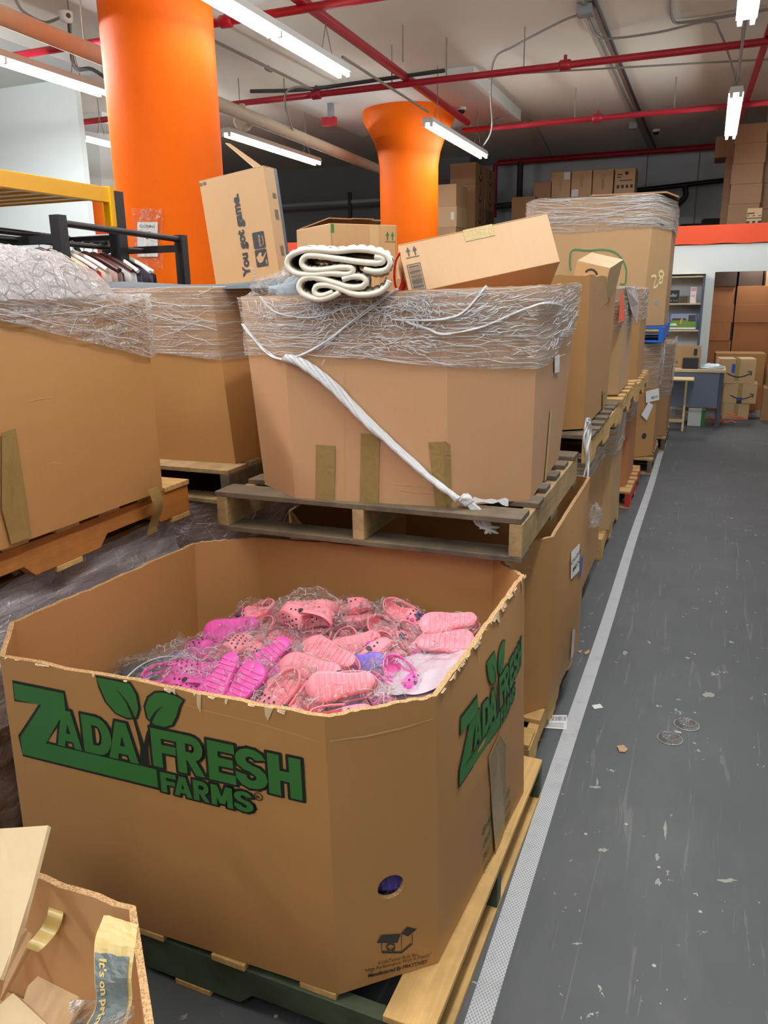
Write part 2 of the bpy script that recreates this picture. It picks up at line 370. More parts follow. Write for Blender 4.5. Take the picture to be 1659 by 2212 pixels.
# office partition with the mezzanine floor behind it
PY = 11.5
pb = MB()
pb.box(-8, -.56, PY, PY+.12, 0, 2.16); pb.box(-.56, -.06, PY, PY+.12, 1.80, 2.16); pb.box(-.06, .05, PY, PY+.12, 0, 2.16)
pb.box(.05, 1.25, PY, PY+.12, 1.82, 2.16); pb.box(1.25, XR, PY, PY+.12, 0, 2.16)
struct('wall_office', pb, M_wall, 'white office partition with a doorway')
bb = MB(); up = []; 
xs = [-8+i*.1 for i in range(123)]
for x in xs: up.append((x, PY-.02, 2.17+.014*nz((x*3, 0, 0), 1.3)))
n_ = len(xs); vs = up+[(x, PY-.02, 2.40) for x in xs]+[(x, PY+.12, 2.17) for x in xs]+[(x, PY+.12, 2.40) for x in xs]
bb.add(vs, [f for i in range(n_-1) for f in ((i, i+1, n_+i+1, n_+i), (n_+i, n_+i+1, 3*n_+i+1, 3*n_+i), (i+1, i, 2*n_+i, 2*n_+i+1))])
struct('trim_1', bb, M_orangered, 'orange red painted band along the top of the white partition')
struct('floor_mezzanine', MB().box(XL, XR, PY+.12, YF, 2.22, 2.34), M_darkcable)
# drop panels at the column heads
for i, (cx, cy) in enumerate([(-3.85, 5.3), (-3.97, 10.9), (-9.3, 10.9)]):
    struct('trim_%d' % (i+2), MB().box(cx-1.25, cx+1.25, cy-1.25, cy+1.25, ZC-.14, ZC), M_ceilw)
struct('trim_5', MB().box(-13, -6.2, 3.2, 7.5, ZC-.2, ZC), M_ceilw, 'white ceiling beam above the left wall')
def column(cx, cy, r, prof, label, mats=M_orange, n=48):
    mb = MB().lathe(prof, (cx, cy, 0), n); o = struct('column', mb, mats, label, origin=(cx, cy, 0)); o['category'] = 'column'; return o
column(-3.85, 5.3, .4, [(.40, 0), (.40, 3.62), (.43, 3.70), (.49, 3.78), (.57, 3.86), (.62, 3.92), (.62, 3.96)], 'large round orange column nearest the camera, behind the garment racks')
column(-3.97, 10.9, .4, [(.40, 0), (.40, 3.28), (.43, 3.46), (.48, 3.60), (.56, 3.75), (.62, 3.86), (.62, 3.96)], 'second round orange column with flared head, in the middle distance')
c3 = column(-9.3, 10.9, .4, [(.40, 0), (.40, 3.25)], 'far orange column seen between the white pier and the big column')
cap = MB().lathe([(.40, 3.2), (.55, 3.28), (1.0, 3.96)], (-9.3, 10.9, 0), 8, 0, False); cp = cap.build('column_capital', M_ceilw, c3); cp['label'] = 'faceted white capital'

# ------------------------------------------------------------------ pallets
def pallet(label, x0, x1, y0, y1, z0, z1, deck='x', mats=(W_goldx, W_gold), nb=7, rot=0.0, notch=True, group='wooden pallets', front_only=False):
    """deck: axis the deck boards run along; stringers run across it"""
    c = Vector(((x0+x1)/2, (y0+y1)/2, z0))
    t = thing('wood_pallet', label, 'pallet', c, (0, 0, 0), group); t.rotation_euler = (0, 0, rot)
    lx, ly = x1-x0, y1-y0
    if deck == 'x': L, W = lx, ly          # boards length L along x, spread over W along y
    else: L, W = ly, lx
    mdeck = mats[0] if deck == 'x' else mats[1]; mstr = mats[1] if deck == 'x' else mats[0]
    h = z1-z0; th = .017
    def P(a, b, z): return Vector((a, b, z)) if deck == 'x' else Vector((b, a, z))   # a along board, b across
    def hb(mb, a0, a1, b0, b1, c0, c1):
        mb.hexa([P(a0, b0, c0), P(a1, b0, c0), P(a1, b1, c0), P(a0, b1, c0), P(a0, b0, c1), P(a1, b0, c1), P(a1, b1, c1), P(a0, b1, c1)])
    rnd = random.Random(hash(label) % 1000 if False else sum(map(ord, label)))
    for i in range(nb):
        wd = (.135 if nb > 6 else .112) if i in (0, nb-1) else .09
        b = -W/2+wd/2+(W-wd)*i/(nb-1); j = rnd.uniform(-.008, .008)
        mb = MB(); hb(mb, -L/2+j, L/2+j, b-wd/2, b+wd/2, h-th, h); mb.build('deck_board', mdeck, t, True, bevel=.002)
    for k in (-1, 0, 1):
        a = k*(L/2-.02); mb = MB(); wd = .019
        zz0, zz1 = th, h-th
        if notch:
            prof = [(-W/2, zz0), (-W*.36, zz0), (-W*.33, zz0+.035), (-W*.14, zz0+.035), (-W*.11, zz0), (W*.11, zz0), (W*.14, zz0+.035), (W*.33, zz0+.035), (W*.36, zz0), (W/2, zz0), (W/2, zz1), (-W/2, zz1)]
        else: prof = [(-W/2, zz0), (W/2, zz0), (W/2, zz1), (-W/2, zz1)]
        mb.slab([P(a-wd, b, z) for b, z in prof], P(2*wd, 0, 0)); mb.build('stringer', mstr, t, True, bevel=.002)
    for b in ((-W/2+.05, 0, W/2-.05)):
        mb = MB(); hb(mb, -L/2, L/2, b-.05, b+.05, 0, th); mb.build('bottom_board', mdeck, t, True, bevel=.002)
    return t

# ------------------------------------------------------------------ octagonal bulk bins
class Panel:
    def __init__(s, ab, bb, at, bt, z0, z1a, z1b, bulge=0.0):
        s.a, s.b, s.at, s.bt = Vector((*ab, z0)), Vector((*bb, z0)), Vector((*at, z1a)), Vector((*bt, z1b))
        d = (s.b-s.a).normalized(); s.n = Vector((d.y, -d.x, 0)); s.bulge = bulge; s.W = (s.b-s.a).length
    def pt(s, u, t, n=0.0):
        p = (s.a*(1-u)+s.b*u)*(1-t)+(s.at*(1-u)+s.bt*u)*t
        return p+s.n*(n+s.bulge*math.sin(PI*min(max(u, 0), 1))*math.sin(PI*min(max(t, 0), 1)))
    def inv(s, px, py):
        u, t = .5, .5
        for _ in range(12):
            x, y = proj(s.pt(u, t)); e = 1e-3
            xu, yu = proj(s.pt(u+e, t)); xt, yt = proj(s.pt(u, t+e))
            a, b, c, d = (xu-x)/e, (xt-x)/e, (yu-y)/e, (yt-y)/e; det = a*d-b*c
            if abs(det) < 1e-9: break
            du = ((px-x)*d-(py-y)*b)/det; dt = (a*(py-y)-c*(px-x))/det
            u += max(-.5, min(.5, du)); t += max(-.5, min(.5, dt))
        return u, t
def bulk_bin(label, bot, top, z0, z1, mat, group='bulk cardboard bins', bulge={}, wall=.012, ragged=.002, fill=None, fillmat=None, cat='cardboard bin', name='bulk_bin', inmat=None, closed=False, ks=10, hole=None):
    """bot/top: outer corner lists (counter-clockwise seen from above); z1: rim height per corner or number"""
    n = len(bot); zs = z1 if isinstance(z1, (list, tuple)) else [z1]*n
    c = Vector((sum(p[0] for p in bot)/n, sum(p[1] for p in bot)/n, z0))
    root = thing(name, label, cat, c, group=group)
    pans = [Panel(bot[i], bot[(i+1) % n], top[i], top[(i+1) % n], z0, zs[i], zs[(i+1) % n], bulge.get(i, 0)) for i in range(n)]
    mb = MB(); nv = 9; cols = []
    for p in pans:
        for k in range(ks): cols.append((p, k/ks))
    N = len(cols)
    def outer(i, j):
        p, u = cols[i]; q = p.pt(u, j/(nv-1))
        if j == nv-1: q = q+Vector((0, 0, ragged*noise.noise(q*70)+ragged*.8*noise.noise(q*17)))
        return q
    O = [[outer(i, j) for j in range(nv)] for i in range(N)]
    def inward(i, q):
        p, u = cols[i]; nn = p.n
        if u == 0: nn = (p.n+pans[(pans.index(p)-1) % n].n).normalized()
        return q-nn*wall
    I = [[inward(i, q) for q in O[i]] for i in range(N)]
    vs = [q for cx in O for q in cx]+[q for cx in I for q in cx]; B = N*nv
    skip = set()
    if hole: skip = hole(O, N, nv)
    fs = [(i*nv+j, ((i+1) % N)*nv+j, ((i+1) % N)*nv+j+1, i*nv+j+1) for i in range(N) for j in range(nv-1)]
    mb.add(vs, fs, 0)
    b0 = len(mb.v)
    # inner wall, rim
    for i in range(N):
        k = (i+1) % N
        for j in range(nv-1): mb.f.append([B+i*nv+j, B+i*nv+j+1, B+k*nv+j+1, B+k*nv+j]); mb.mi.append(2); mb.sm.append(False)
        mb.f.append([i*nv+nv-1, k*nv+nv-1, B+k*nv+nv-1, B+i*nv+nv-1]); mb.mi.append(1); mb.sm.append(False)
    zf = [q.copy() for q in (I[i][0] for i in range(N))]
    mb.add([q+Vector((0, 0, .004)) for q in zf], [tuple(range(N))], 2)
    mb.add([O[i][0] for i in range(N)], [tuple(range(N))[::-1]], 0)
    if closed: mb.add([O[i][nv-1]-Vector((0, 0, .004)) for i in range(N)], [tuple(range(N))], 0)
    body = mb.build('bin_body', [mat, M_edge, inmat or mat], root)
    if fill:
        t = (fill-z0)/(min(zs)-z0); f2 = MB()
        ring = [inward(i, cols[i][0].pt(cols[i][1], t)) for i in range(N)]; cc = sum(ring, Vector())/N
        ring = [q+(cc-q)*.004/max((cc-q).length, 1e-6) for q in ring]
        f2.slab([Vector((q.x, q.y, fill-.01)) for q in ring], (0, 0, .01)); f2.build('inner_tray', fillmat or mat, root)
    return root, pans
def oct_bin(x0, x1, y0, y1, ch, flare=0.0):
    b = [(x0+ch, y0), (x1-ch, y0), (x1, y0+ch), (x1, y1-ch), (x1-ch, y1), (x0+ch, y1), (x0, y1-ch), (x0, y0+ch)]
    cx, cy = (x0+x1)/2, (y0+y1)/2
    return b, [(x+(x-cx)*flare, y+(y-cy)*flare) for x, y in b]
def frame_of(p, n0=0.0): return lambda u, v, n: p.pt(u, v, n+n0)
def decal(name, p, pix, mat, parent, n=.0025, label=None):
    """flat strip lying on a bin panel, its corners read off the photograph"""
    mb = MB(); q = [p.inv(*a) for a in pix]; mb.slab([p.pt(u, t, n) for u, t in q], p.n*.0008)
    o = mb.build(name, mat, parent)
    if label: o['label'] = label
    return o

# ------------------------------------------------------------------ stretch film on bins
def ring_points(pans, idx, t):
    return [p for p in ()]
def wrap(parent, pans, idx, tlo, thi, mat, amp=.006, n0=.006, step=.012, seed=0, folds=60, foldlen=(.08, .4), slope=.12, fold_r=(.0006, .0018), name='stretch_wrap', over=0.0, label=None):
    """film sheet over consecutive panels idx; tlo/thi: height fraction as number or function of running length; folds: pale raised creases standing in for highlight streaks"""
    mb = MB(); L = [pans[i].W for i in idx]; tot = sum(L); nu = max(8, int(tot/step)); H = (pans[idx[0]].at-pans[idx[0]].a).length
    fl = tlo if callable(tlo) else (lambda s: tlo); fh = thi if callable(thi) else (lambda s: thi)
    nv = max(6, int(.35*H/step)+4)
    def pos(s, t, n):
        s = max(0, min(tot-1e-5, s)); a = 0
        for i, l in zip(idx, L):
            if s <= a+l: break
            a += l
        u = (s-a)/l; p = pans[i]; q = p.pt(u, t, 0); nn = p.n
        e = .06                                       # round the film over the corners
        k = idx.index(i)
        if u*l < e and k > 0: nn = (p.n*(1+u*l/e)+pans[idx[k-1]].n*(1-u*l/e)).normalized()
        elif (1-u)*l < e and k < len(idx)-1: nn = (p.n*(1+(1-u)*l/e)+pans[idx[k+1]].n*(1-(1-u)*l/e)).normalized()
        return q+nn*(n+p.bulge*0)
    def fn(a, b):
        s = a*tot; t = fl(s)+(fh(s)-fl(s))*b; q = pos(s, t, 0)
        d = amp*(.6+.7*nz((q.x, q.y, q.z*3), 6, seed)+.5*nz((q.x, q.y, q.z*5), 22, seed))
        q = pos(s, t, n0+max(0, d))
        if over and b > .93: q = q-pans[idx[0]].n*over*0
        return q
    mb.grid(nu, nv, fn)
    rnd = random.Random(seed+11)
    for _ in range(folds):
        s0 = rnd.uniform(0, tot); ln = rnd.uniform(*foldlen); b0 = rnd.random()**.8; sl = rnd.gauss(0, slope)
        pts = []
        for k in range(7):
            s = s0+ln*k/6
            if s > tot: break
            t = fl(s)+(fh(s)-fl(s))*max(.0, min(1, b0+sl*k/6+.015*math.sin(k*1.7+s0*9)))
            q = pos(s, t, 0); d = amp*(.6+.7*nz((q.x, q.y, q.z*3), 6, seed)+.5*nz((q.x, q.y, q.z*5), 22, seed))
            pts.append(pos(s, t, n0+max(0, d)+.0008))
        if len(pts) > 2: r = rnd.uniform(*fold_r); mb.tube(pts, [r*.4]+[r]*(len(pts)-2)+[r*.4], 4, 1)
    o = mb.build(name, [mat, M_strand_glint], parent)
    if label: o['label'] = label
    return o, pos, tot
def rope(parent, pts, r, name='film_rope', mat=None, twist=5, k=6, n=8):
    mb = MB(); P = smooth_path(pts, k)
    for s in range(twist):
        ph = s*2*PI/twist; q = []
        for i, p in enumerate(P):
            a = ph+i*.35; rr = (r[0]+(r[1]-r[0])*i/len(P)) if isinstance(r, tuple) else r
            q.append(p+CR*(math.cos(a)*rr*.6)+Vector((0, -1, 0))*(math.sin(a)*rr*.5)+CU*(rr*.35*math.sin(a*1.3)))
        rr = (max(r) if isinstance(r, tuple) else r)
        mb.tube(q, rr*.45, n=6)
    return mb.build(name, mat or M_fold, parent)

# ================================================================== front bin with the green lettering
pallet('worn yellow and green pallet carrying the green lettered bin of pink clogs', -1.60, -.382, 1.212, 2.27, 0, .138, 'y', (W_green, W_gold), 6, rot=-.022, notch=True)
fb_bot = [(-1.475, 1.207), (-.612, 1.212), (-.437, 1.370), (-.390, 2.06), (-.52, 2.17), (-1.31, 2.16), (-1.50, 1.99), (-1.55, 1.34)]
fb_top = [(-1.405, 1.163), (-.606, 1.182), (-.430, 1.325), (-.412, 2.06), (-.530, 2.195), (-1.325, 2.145), (-1.485, 2.01), (-1.53, 1.31)]
FB, FP = bulk_bin('open bin with big green farm lettering, heaped with bagged pink clogs', fb_bot, fb_top, .14, [.832, .830, .832, .836, .836, .832, .832, .832], K['warm'], bulge={2: .022}, ragged=.005, inmat=K['warm'], ks=22, fill=.50)
# logo, drawn in the front panel's own metres: u along the face, v = height
fp = FP[0]
def front(u, v, n):      # u, v in photo-measured panel fractions
    return fp.pt(u, v, n)
def fpx(x, y): return fp.inv(x, y)
def crop5(x, y): return fpx(x/2.37, 1430+y/2.37)
LOGO_G = []; LOGO_B = []
def bb_of(pix):
    q = [crop5(*p) for p in pix]; return (min(a for a, b in q), min(b for a, b in q), max(a for a, b in q), max(b for a, b in q))
# unit letters laid out from measured corners: (char, left, right on baseline) in panel fractions
cZ = [crop5(*p) for p in ((117, 112), (330, 160), (118, 200), (215, 218), (118, 385), (120, 465), (815, 645), (822, 555), (222, 405))]
zt = (cZ[0][1]+cZ[1][1])/2; zb = (cZ[5][1]+cZ[6][1])/2; zbar = (cZ[7][1]+cZ[8][1])/2; u0 = cZ[5][0]; uZ1 = cZ[1][0]; uB1 = cZ[6][0]
zm = cZ[3][1]
def adj(x, y): return crop5(x, y)
a0, a1 = crop5(300, 415)[0], crop5(425, 445)[0]; d0, d1 = crop5(438, 450)[0], crop5(575, 400)[0]; A0, A1 = crop5(565, 480)[0], crop5(715, 510)[0]
adaT, adaB = crop5(360, 250)[1], crop5(440, 455)[1]
fr = [(crop5(790, 530)[0], crop5(908, 380)[0]), (crop5(918, 560)[0], crop5(1055, 585)[0]), (crop5(1077, 600)[0], crop5(1213, 610)[0]), (crop5(1212, 620)[0], crop5(1372, 560)[0]), (crop5(1382, 660)[0], crop5(1552, 690)[0])]
frT, frB = crop5(1160, 415)[1], crop5(1140, 610)[1]
fa = [(crop5(832, 665)[0], crop5(903, 590)[0]), (crop5(900, 690)[0], crop5(990, 700)[0]), (crop5(998, 700)[0], crop5(1080, 720)[0]), (crop5(1090, 740)[0], crop5(1198, 755)[0]), (crop5(1205, 770)[0], crop5(1300, 700)[0])]
faT, faB = crop5(1000, 600)[1], crop5(1030, 708)[1]
def glyph_polys(ch, box):
    """heavy block letter as convex pieces filling the rectangle box"""
    x0, y0, x1, y1 = box; W_, H_ = x1-x0, y1-y0
    q = lambda pts: [(x0+a*W_, y0+b*H_) for a, b in pts]
    rc = lambda a, b, c, d: q([(a, b), (c, b), (c, d), (a, d)])
    def arc(cx, cy, rx, ry, ix, iy, a0, a1, n=9):      # elliptical ring piece
        out = []
        for k in range(n):
            t0, t1 = (math.radians(a0+(a1-a0)*(k+e)/n) for e in (0, 1))
            out.append(q([(cx+ix*math.cos(t0), cy+iy*math.sin(t0)), (cx+rx*math.cos(t0), cy+ry*math.sin(t0)), (cx+rx*math.cos(t1), cy+ry*math.sin(t1)), (cx+ix*math.cos(t1), cy+iy*math.sin(t1))]))
        return out
    if ch == 'A': return [q([(0, 0), (.29, 0), (.62, 1), (.32, 1)]), q([(.71, 0), (1, 0), (.68, 1), (.38, 1)]), q([(.2, .17), (.8, .17), (.72, .38), (.28, .38)])]
    if ch == 'D': return [rc(0, 0, .34, 1), rc(.3, .76, .52, 1), rc(.3, 0, .52, .24)]+arc(.5, .5, .5, .5, .16, .26, -90, 90)
    if ch == 'F': return [rc(0, 0, .38, 1), rc(.3, .77, 1, 1), rc(.3, .40, .92, .61)]
    if ch == 'E': return [rc(0, 0, .38, 1), rc(.3, .77, 1, 1), rc(.3, .40, .92, .61), rc(.3, 0, 1, .23)]
    if ch == 'H': return [rc(0, 0, .36, 1), rc(.64, 0, 1, 1), rc(.3, .38, .7, .62)]
    if ch == 'R': return [rc(0, 0, .34, 1), rc(.3, .79, .56, 1), rc(.3, .36, .56, .57), q([(.34, .40), (.66, .42), (1, 0), (.66, 0)])]+arc(.54, .68, .43, .32, .12, .11, -90, 90)
    if ch == 'M': return [rc(0, 0, .26, 1), rc(.74, 0, 1, 1), q([(0, 1), (.3, 1), (.62, .12), (.38, .12)]), q([(.7, 1), (1, 1), (.62, .12), (.38, .12)])]
    if ch == 'S': return arc(.5, .71, .48, .29, .15, .09, 15, 270)+arc(.5, .30, .50, .30, .15, .09, 90, -195)
    return [rc(0, 0, 1, 1)]
def block_letter(g, b, ch, box, frm, ng, nb, d):
    for pc in glyph_polys(ch, box):
        g.add([frm(u, v, ng) for u, v in pc], [tuple(range(len(pc)))]); b.add([frm(u, v, nb) for u, v in pc], [tuple(range(len(pc)))])
        m_ = len(pc)
        for k in range(m_):
            p0, p1 = pc[k], pc[(k+1) % m_]; l = math.hypot(p1[0]-p0[0], p1[1]-p0[1]) or 1e-9; ex, ey = (p1[0]-p0[0])/l*d*.7, (p1[1]-p0[1])/l*d*.7
            stroke(b, [(p0[0]-ex, p0[1]-ey), (p1[0]+ex, p1[1]+ey)], 2*d, frm, nb)
def logo(frm, label_parent, name_prefix=''):
    g, b = MB(), MB(); ng, nb = .0026, .0016
    Z = [(u0, zt), (uZ1, zt), (uZ1, zt-.06), (cZ[8][0]+.012, zbar), (uB1, zbar), (uB1, zb), (u0, zb), (u0, cZ[4][1]), (cZ[3][0], zm), (u0, zm)]
    cZc = (sum(p[0] for p in Z)/len(Z), sum(p[1] for p in Z)/len(Z))
    ink = .006
    def outline(pts, wd, mb, n): stroke(mb, pts, wd, frm, n, closed=True)
    def tri(pts, mb, n):     # fan-free fill through an ngon
        mb.add([frm(u, v, n) for u, v in pts], [tuple(range(len(pts)))])
    tri(Z[:3]+[Z[8], Z[9]], g, ng); tri([Z[2], Z[3], Z[7], Z[8]], g, ng); tri([Z[3], Z[4], Z[5], Z[6], Z[7]], g, ng)
    outline(Z, .020, b, nb)
    for ch, (l, r), t, bo in [('A', (a0, a1), adaT, adaB), ('D', (d0, d1), adaT, adaB), ('A', (A0, A1), adaT, adaB)]+[(c, q, frT, frB) for c, q in zip('FRESH', fr)]+[(c, q, faT, faB) for c, q in zip('FARMS', fa)]:
        block_letter(g, b, ch, (l, bo, r, t), frm, ng, nb, .0085 if t != faT else .0075)
    l1 = [crop5(*p) for p in ((497, 76), (515, 125), (548, 200), (598, 258), (655, 283), (700, 282), (712, 235), (700, 165), (668, 108))]
    l2 = [crop5(*p) for p in ((940, 193), (900, 170), (850, 155), (800, 155), (765, 180), (748, 225), (760, 285), (795, 318), (845, 330), (885, 318), (908, 270), (920, 222))]
    for lf in (l1, l2):
        tri(lf, g, ng); outline(lf, .014, b, nb+.0004)
    for st, wd in (([(690, 285), (715, 370), (735, 440), (742, 545)], (.008, .011, .016, .032)), ([(782, 300), (760, 370), (748, 440), (745, 545)], (.008, .011, .016, .032))):
        stroke(b, [crop5(*p) for p in st], list(wd), frm, nb+.0008)
    for vein in ([(690, 285), (655, 205), (605, 140)], [(775, 300), (800, 255), (838, 222)]):
        stroke(b, [crop5(*p) for p in vein], [.010, .006, .001], frm, ng+.0004)
    o1 = b.build('logo_outline', M_blackink, label_parent); o2 = g.build('logo_lettering', M_green, label_parent)
    return o1, o2
logo(front, FB)
rg = MB(); cu, cv = crop5(1325, 687)
stroke(rg, [(cu+.011*math.cos(k*PI/8), cv+.013*math.sin(k*PI/8)) for k in range(16)], .003, front, .002, closed=True)
line_text(rg, 'R', cu, cv-.007, .012, lambda u, v, n: front(cu+(u-cu)/.8, v, n), .002, align='c', offset=.01); rg.build('registered_mark', M_blackink, FB)
# the same logo on the aisle side panel, mapped between four measured points
sp = FP[2]
s4 = [sp.inv(*p) for p in ((992, 1552), (989, 1698), (1124, 1433), (1125, 1374))]
uH = fr[4][1]
def side(u, v, n):
    a = (u-u0)/(uH-u0)
    bl = (v-zb)/(zt-zb); br = (v-frB)/(frT-frB)
    L = (s4[1][0]+(s4[0][0]-s4[1][0])*bl, s4[1][1]+(s4[0][1]-s4[1][1])*bl); R = (s4[2][0]+(s4[3][0]-s4[2][0])*br, s4[2][1]+(s4[3][1]-s4[2][1])*br)
    return sp.pt(L[0]+(R[0]-L[0])*a, L[1]+(R[1]-L[1])*a, n+.001)
logo(side, FB)
# producer lines on the side panel, half covered by tape
tx = MB()
for (x, y, s) in ((1040, 1808, 'Grow'), (1042, 1835, 'Zad'), (1043, 1862, 'Sali'), (1044, 1888, 'PRO')):
    u, v = sp.inv(x, y); line_text(tx, s, u, v, .026, lambda a, b, n, u=u, v=v: sp.pt(u+(a-u)/sp.W, v+(b-v)/.70, n), .002, offset=.01)
for (x, y, s) in ((1102, 1707, 'd By:'), (1101, 1735, 'arms'), (1101, 1762, '3901'), (1102, 1785, '.S.A.')):
    u, v = sp.inv(x, y); line_text(tx, s, u, v, .026, lambda a, b, n, u=u, v=v: sp.pt(u+(a-u)/sp.W, v+(b-v)/.70, n), .002, align='r', offset=.01)
tx.build('printed_lines', M_green, FB)
decal('packing_tape', sp, [(1052, 1635), (1076, 1585), (1089, 1608), (1087, 1790), (1068, 1850), (1060, 1760)], M_tape, FB, .004, 'torn brown tape strip on the side panel')
# corner panel: hole, printed koala crate and lines
cp_ = FP[1]
def cpl(x, y): return cp_.inv(700+x/3.318, 1600+y/3.318)
hu, hv = cpl(480, 1048)
hx, hy = cpl(620, 1000)[0]-hu, cpl(480, 925)[1]-hv
hm = MB(); RR = [(hu+1.0*hx*math.cos(k*PI/12), hv+1.0*hy*math.sin(k*PI/12)) for k in range(24)]
hm.grid(25, 3, lambda a, b: cp_.pt(hu+hx*(1+.02*b)*math.cos(a*2*PI), hv+hy*(1+.02*b)*math.sin(a*2*PI), .0015-.012*(1-b)*0+.0012*b), 0)
hm.build('hole_edge', M_edge, FB)
ik = MB(); cfr = lambda u, v, n: cp_.pt(u, v, n)
def cs(pts, wd=.008, closed=False): stroke(ik, [cpl(*p) for p in pts], wd, cfr, .0018, closed=closed)
def cf(pts): poly(ik, [cpl(*p) for p in pts], cfr, .0018)
cf([(375, 1445), (410, 1388), (548, 1380), (525, 1445)]); cf([(548, 1378), (595, 1330), (665, 1345), (600, 1400)])
cs([(410, 1445), (412, 1512), (553, 1514), (553, 1380)], .009); cs([(553, 1514), (630, 1450), (630, 1385)], .009)
for k in range(3):
    a = k*2*PI/3+.5; cs([(477+30*math.cos(a+q), 1473+24*math.sin(a+q)) for q in (-.8, -.3, .3, .75)], .010)
    cf([(477+r_*math.cos(a+1.0+d_), 1473+r_*.8*math.sin(a+1.0+d_)) for r_, d_ in ((20, -.25), (40, -.25), (30, .35))])
ik.build('printed_emblem', M_ink, FB)
tx = MB()
def cline(s, x0, y0, x1, y1, h, shear=0, off=.0):
    a, b = cpl(x0, y0), cpl(x1, y1); du, dv = b[0]-a[0], b[1]-a[1]
    vs, fs = text2d(s, off, shear); bx = bounds(vs); k = 1/(bx[2]-bx[0]); hh = h/.73/.69
    tx.add([cp_.pt(a[0]+du*(x-bx[0])*k, a[1]+dv*(x-bx[0])*k+y*hh, .0018) for x, y in vs], fs)
cline('KoalaTainer Bulk Bin', 388, 1602, 668, 1538, .0105)
cline('"High Performance With A Punch!"', 288, 1660, 768, 1540, .0105)
cline('Manufactured By PRATT/VISY', 312, 1694, 745, 1588, .0105, .25, .03)
tx.build('maker_lines', M_ink, FB)
# torn paper shreds along the rim
sh = MB()
for p, cnt in ((FP[0], 16), (FP[2], 30)):
    for _ in range(cnt):
        u = random.random(); ln = random.uniform(.002, .012) if random.random() < (.93 if p is FP[0] else .7) else random.uniform(.012, .05); wd = random.uniform(.004, .03)/p.W
        q = [p.pt(u, .999, .001), p.pt(u+wd, .999, .001), p.pt(u+wd*random.uniform(.3, 1.3), 1-ln/.69, .003), p.pt(u+wd*.1, 1-ln*random.uniform(.2, .8)/.69, .004)]
        sh.slab(q, p.n*.0008)
sh.build('torn_paper_edge', K['cream'], FB)['kind'] = 'stuff'
# punch the round hand hole through the corner panel
def punch(o, c, axis, r):
    mb = MB(); n = 32; ax = Vector(axis).normalized(); x = Vector((0, 0, 1)).cross(ax).normalized(); y = ax.cross(x)
    base = LOC[o.parent.name] if o.parent else Vector((0, 0, 0))
    ring = [c-ax*.06+x*r*math.cos(2*PI*k/n)+y*r*math.sin(2*PI*k/n) for k in range(n)]
    mb.slab(ring, ax*.12); ct = bpy.data.objects.new('cut', mb.mesh('cut', [M_edge], base)); COL.objects.link(ct)
    inv_ = o.parent.matrix_world if False else None
    b = bpy.data.objects.new('tmp', o.data); COL.objects.link(b)
    m = b.modifiers.new('b', 'BOOLEAN'); m.object = ct; m.operation = 'DIFFERENCE'; m.solver = 'EXACT'
    me = bpy.data.meshes.new_from_object(b.evaluated_get(bpy.context.evaluated_depsgraph_get()))
    bpy.data.objects.remove(b); bpy.data.objects.remove(ct)
    if len(me.polygons) > 100: o.data = me
body = [c for c in FB.children if c.name.startswith('bin_body')][0]
punch(body, cp_.pt(hu, hv), cp_.n, .030)
for c in list(FB.children):
    if c.name.startswith('hole_edge'): bpy.data.objects.remove(c)

# ================================================================== bin of the second cell (open, "Clothes MIX") and the wrapped bin above it
b_, t_ = [(-1.22, 2.33), (-.62, 2.34), (-.415, 2.60), (-.385, 3.12), (-.52, 3.27), (-1.22, 3.27), (-1.40, 3.1), (-1.40, 2.5)], [(-1.22, 2.30), (-.56, 2.31), (-.408, 2.50), (-.385, 3.2), (-.52, 3.32), (-1.22, 3.3), (-1.40, 3.1), (-1.40, 2.5)]
CB, CP = bulk_bin('open lower bin with a white paper label facing the aisle, under the film tied bin', b_, t_, .14, [.80, .81, .82, .868, .86, .84, .84, .82], K['warm'], bulge={2: .03}, ragged=.003, ks=12)
pallet('yellow pallet on the floor under the white labelled aisle bin', -1.42, -.425, 2.32, 3.28, 0, .138, 'x', (W_goldx, W_gold), 6)
p = CP[2]
lb = decal('paper_label', p, [(1231, 1192), (1249, 1174), (1248, 1232), (1230, 1251)], M_paper, CB, .005, 'white paper label')
LT = MB(); q = [p.inv(*a) for a in ((1230, 1251), (1249, 1174))]
lf = lambda s, yo, h: line_text(LT, s, 0, 0, 1, lambda u, v, n: p.pt(q[0][0]+(q[1][0]-q[0][0])*(.5+u*h), (q[0][1]+q[1][1])/2+yo+v*h*.08, .008), 0, align='c', offset=.02, ratio=None)
lf('Clothes', .020, .24); lf('MIX', -.03, .30); LT.build('label_text', M_ink, lb)
decal('blue_tape', p, [(1252, 1205), (1256, 1196), (1252, 1240), (1248, 1252)], M_blueink, CB, .006, 'blue tape strip')
decal('clear_tape', CP[2], [(1233, 1362), (1238, 1358), (1236, 1410), (1229, 1425)], M_fold, CB, .006)
pallet('dark weathered pallet under the film tied bin, on top of the open labelled bin', -1.43, -.425, 2.08, 3.10, .862, .992, 'x', (W_grey, W_greyy), 6, notch=False)
mb_bot = [(-1.142, 2.085), (-.662, 2.135), (-.450, 2.30), (-.475, 2.95), (-.66, 3.08), (-1.15, 3.06), (-1.34, 2.9), (-1.325, 2.215)]
mb_top = [(-1.165, 2.095), (-.665, 2.125), (-.445, 2.285), (-.435, 2.98), (-.66, 3.10), (-1.15, 3.08), (-1.37, 2.92), (-1.375, 2.215)]
FM, MP = bulk_bin('wide bin tied with a twisted rope of film, holding the folded cream rug', mb_bot, mb_top, .992, [1.60, 1.612, 1.618, 1.63, 1.62, 1.60, 1.60, 1.60], K['mid'], ks=14, ragged=.002, fill=1.50)
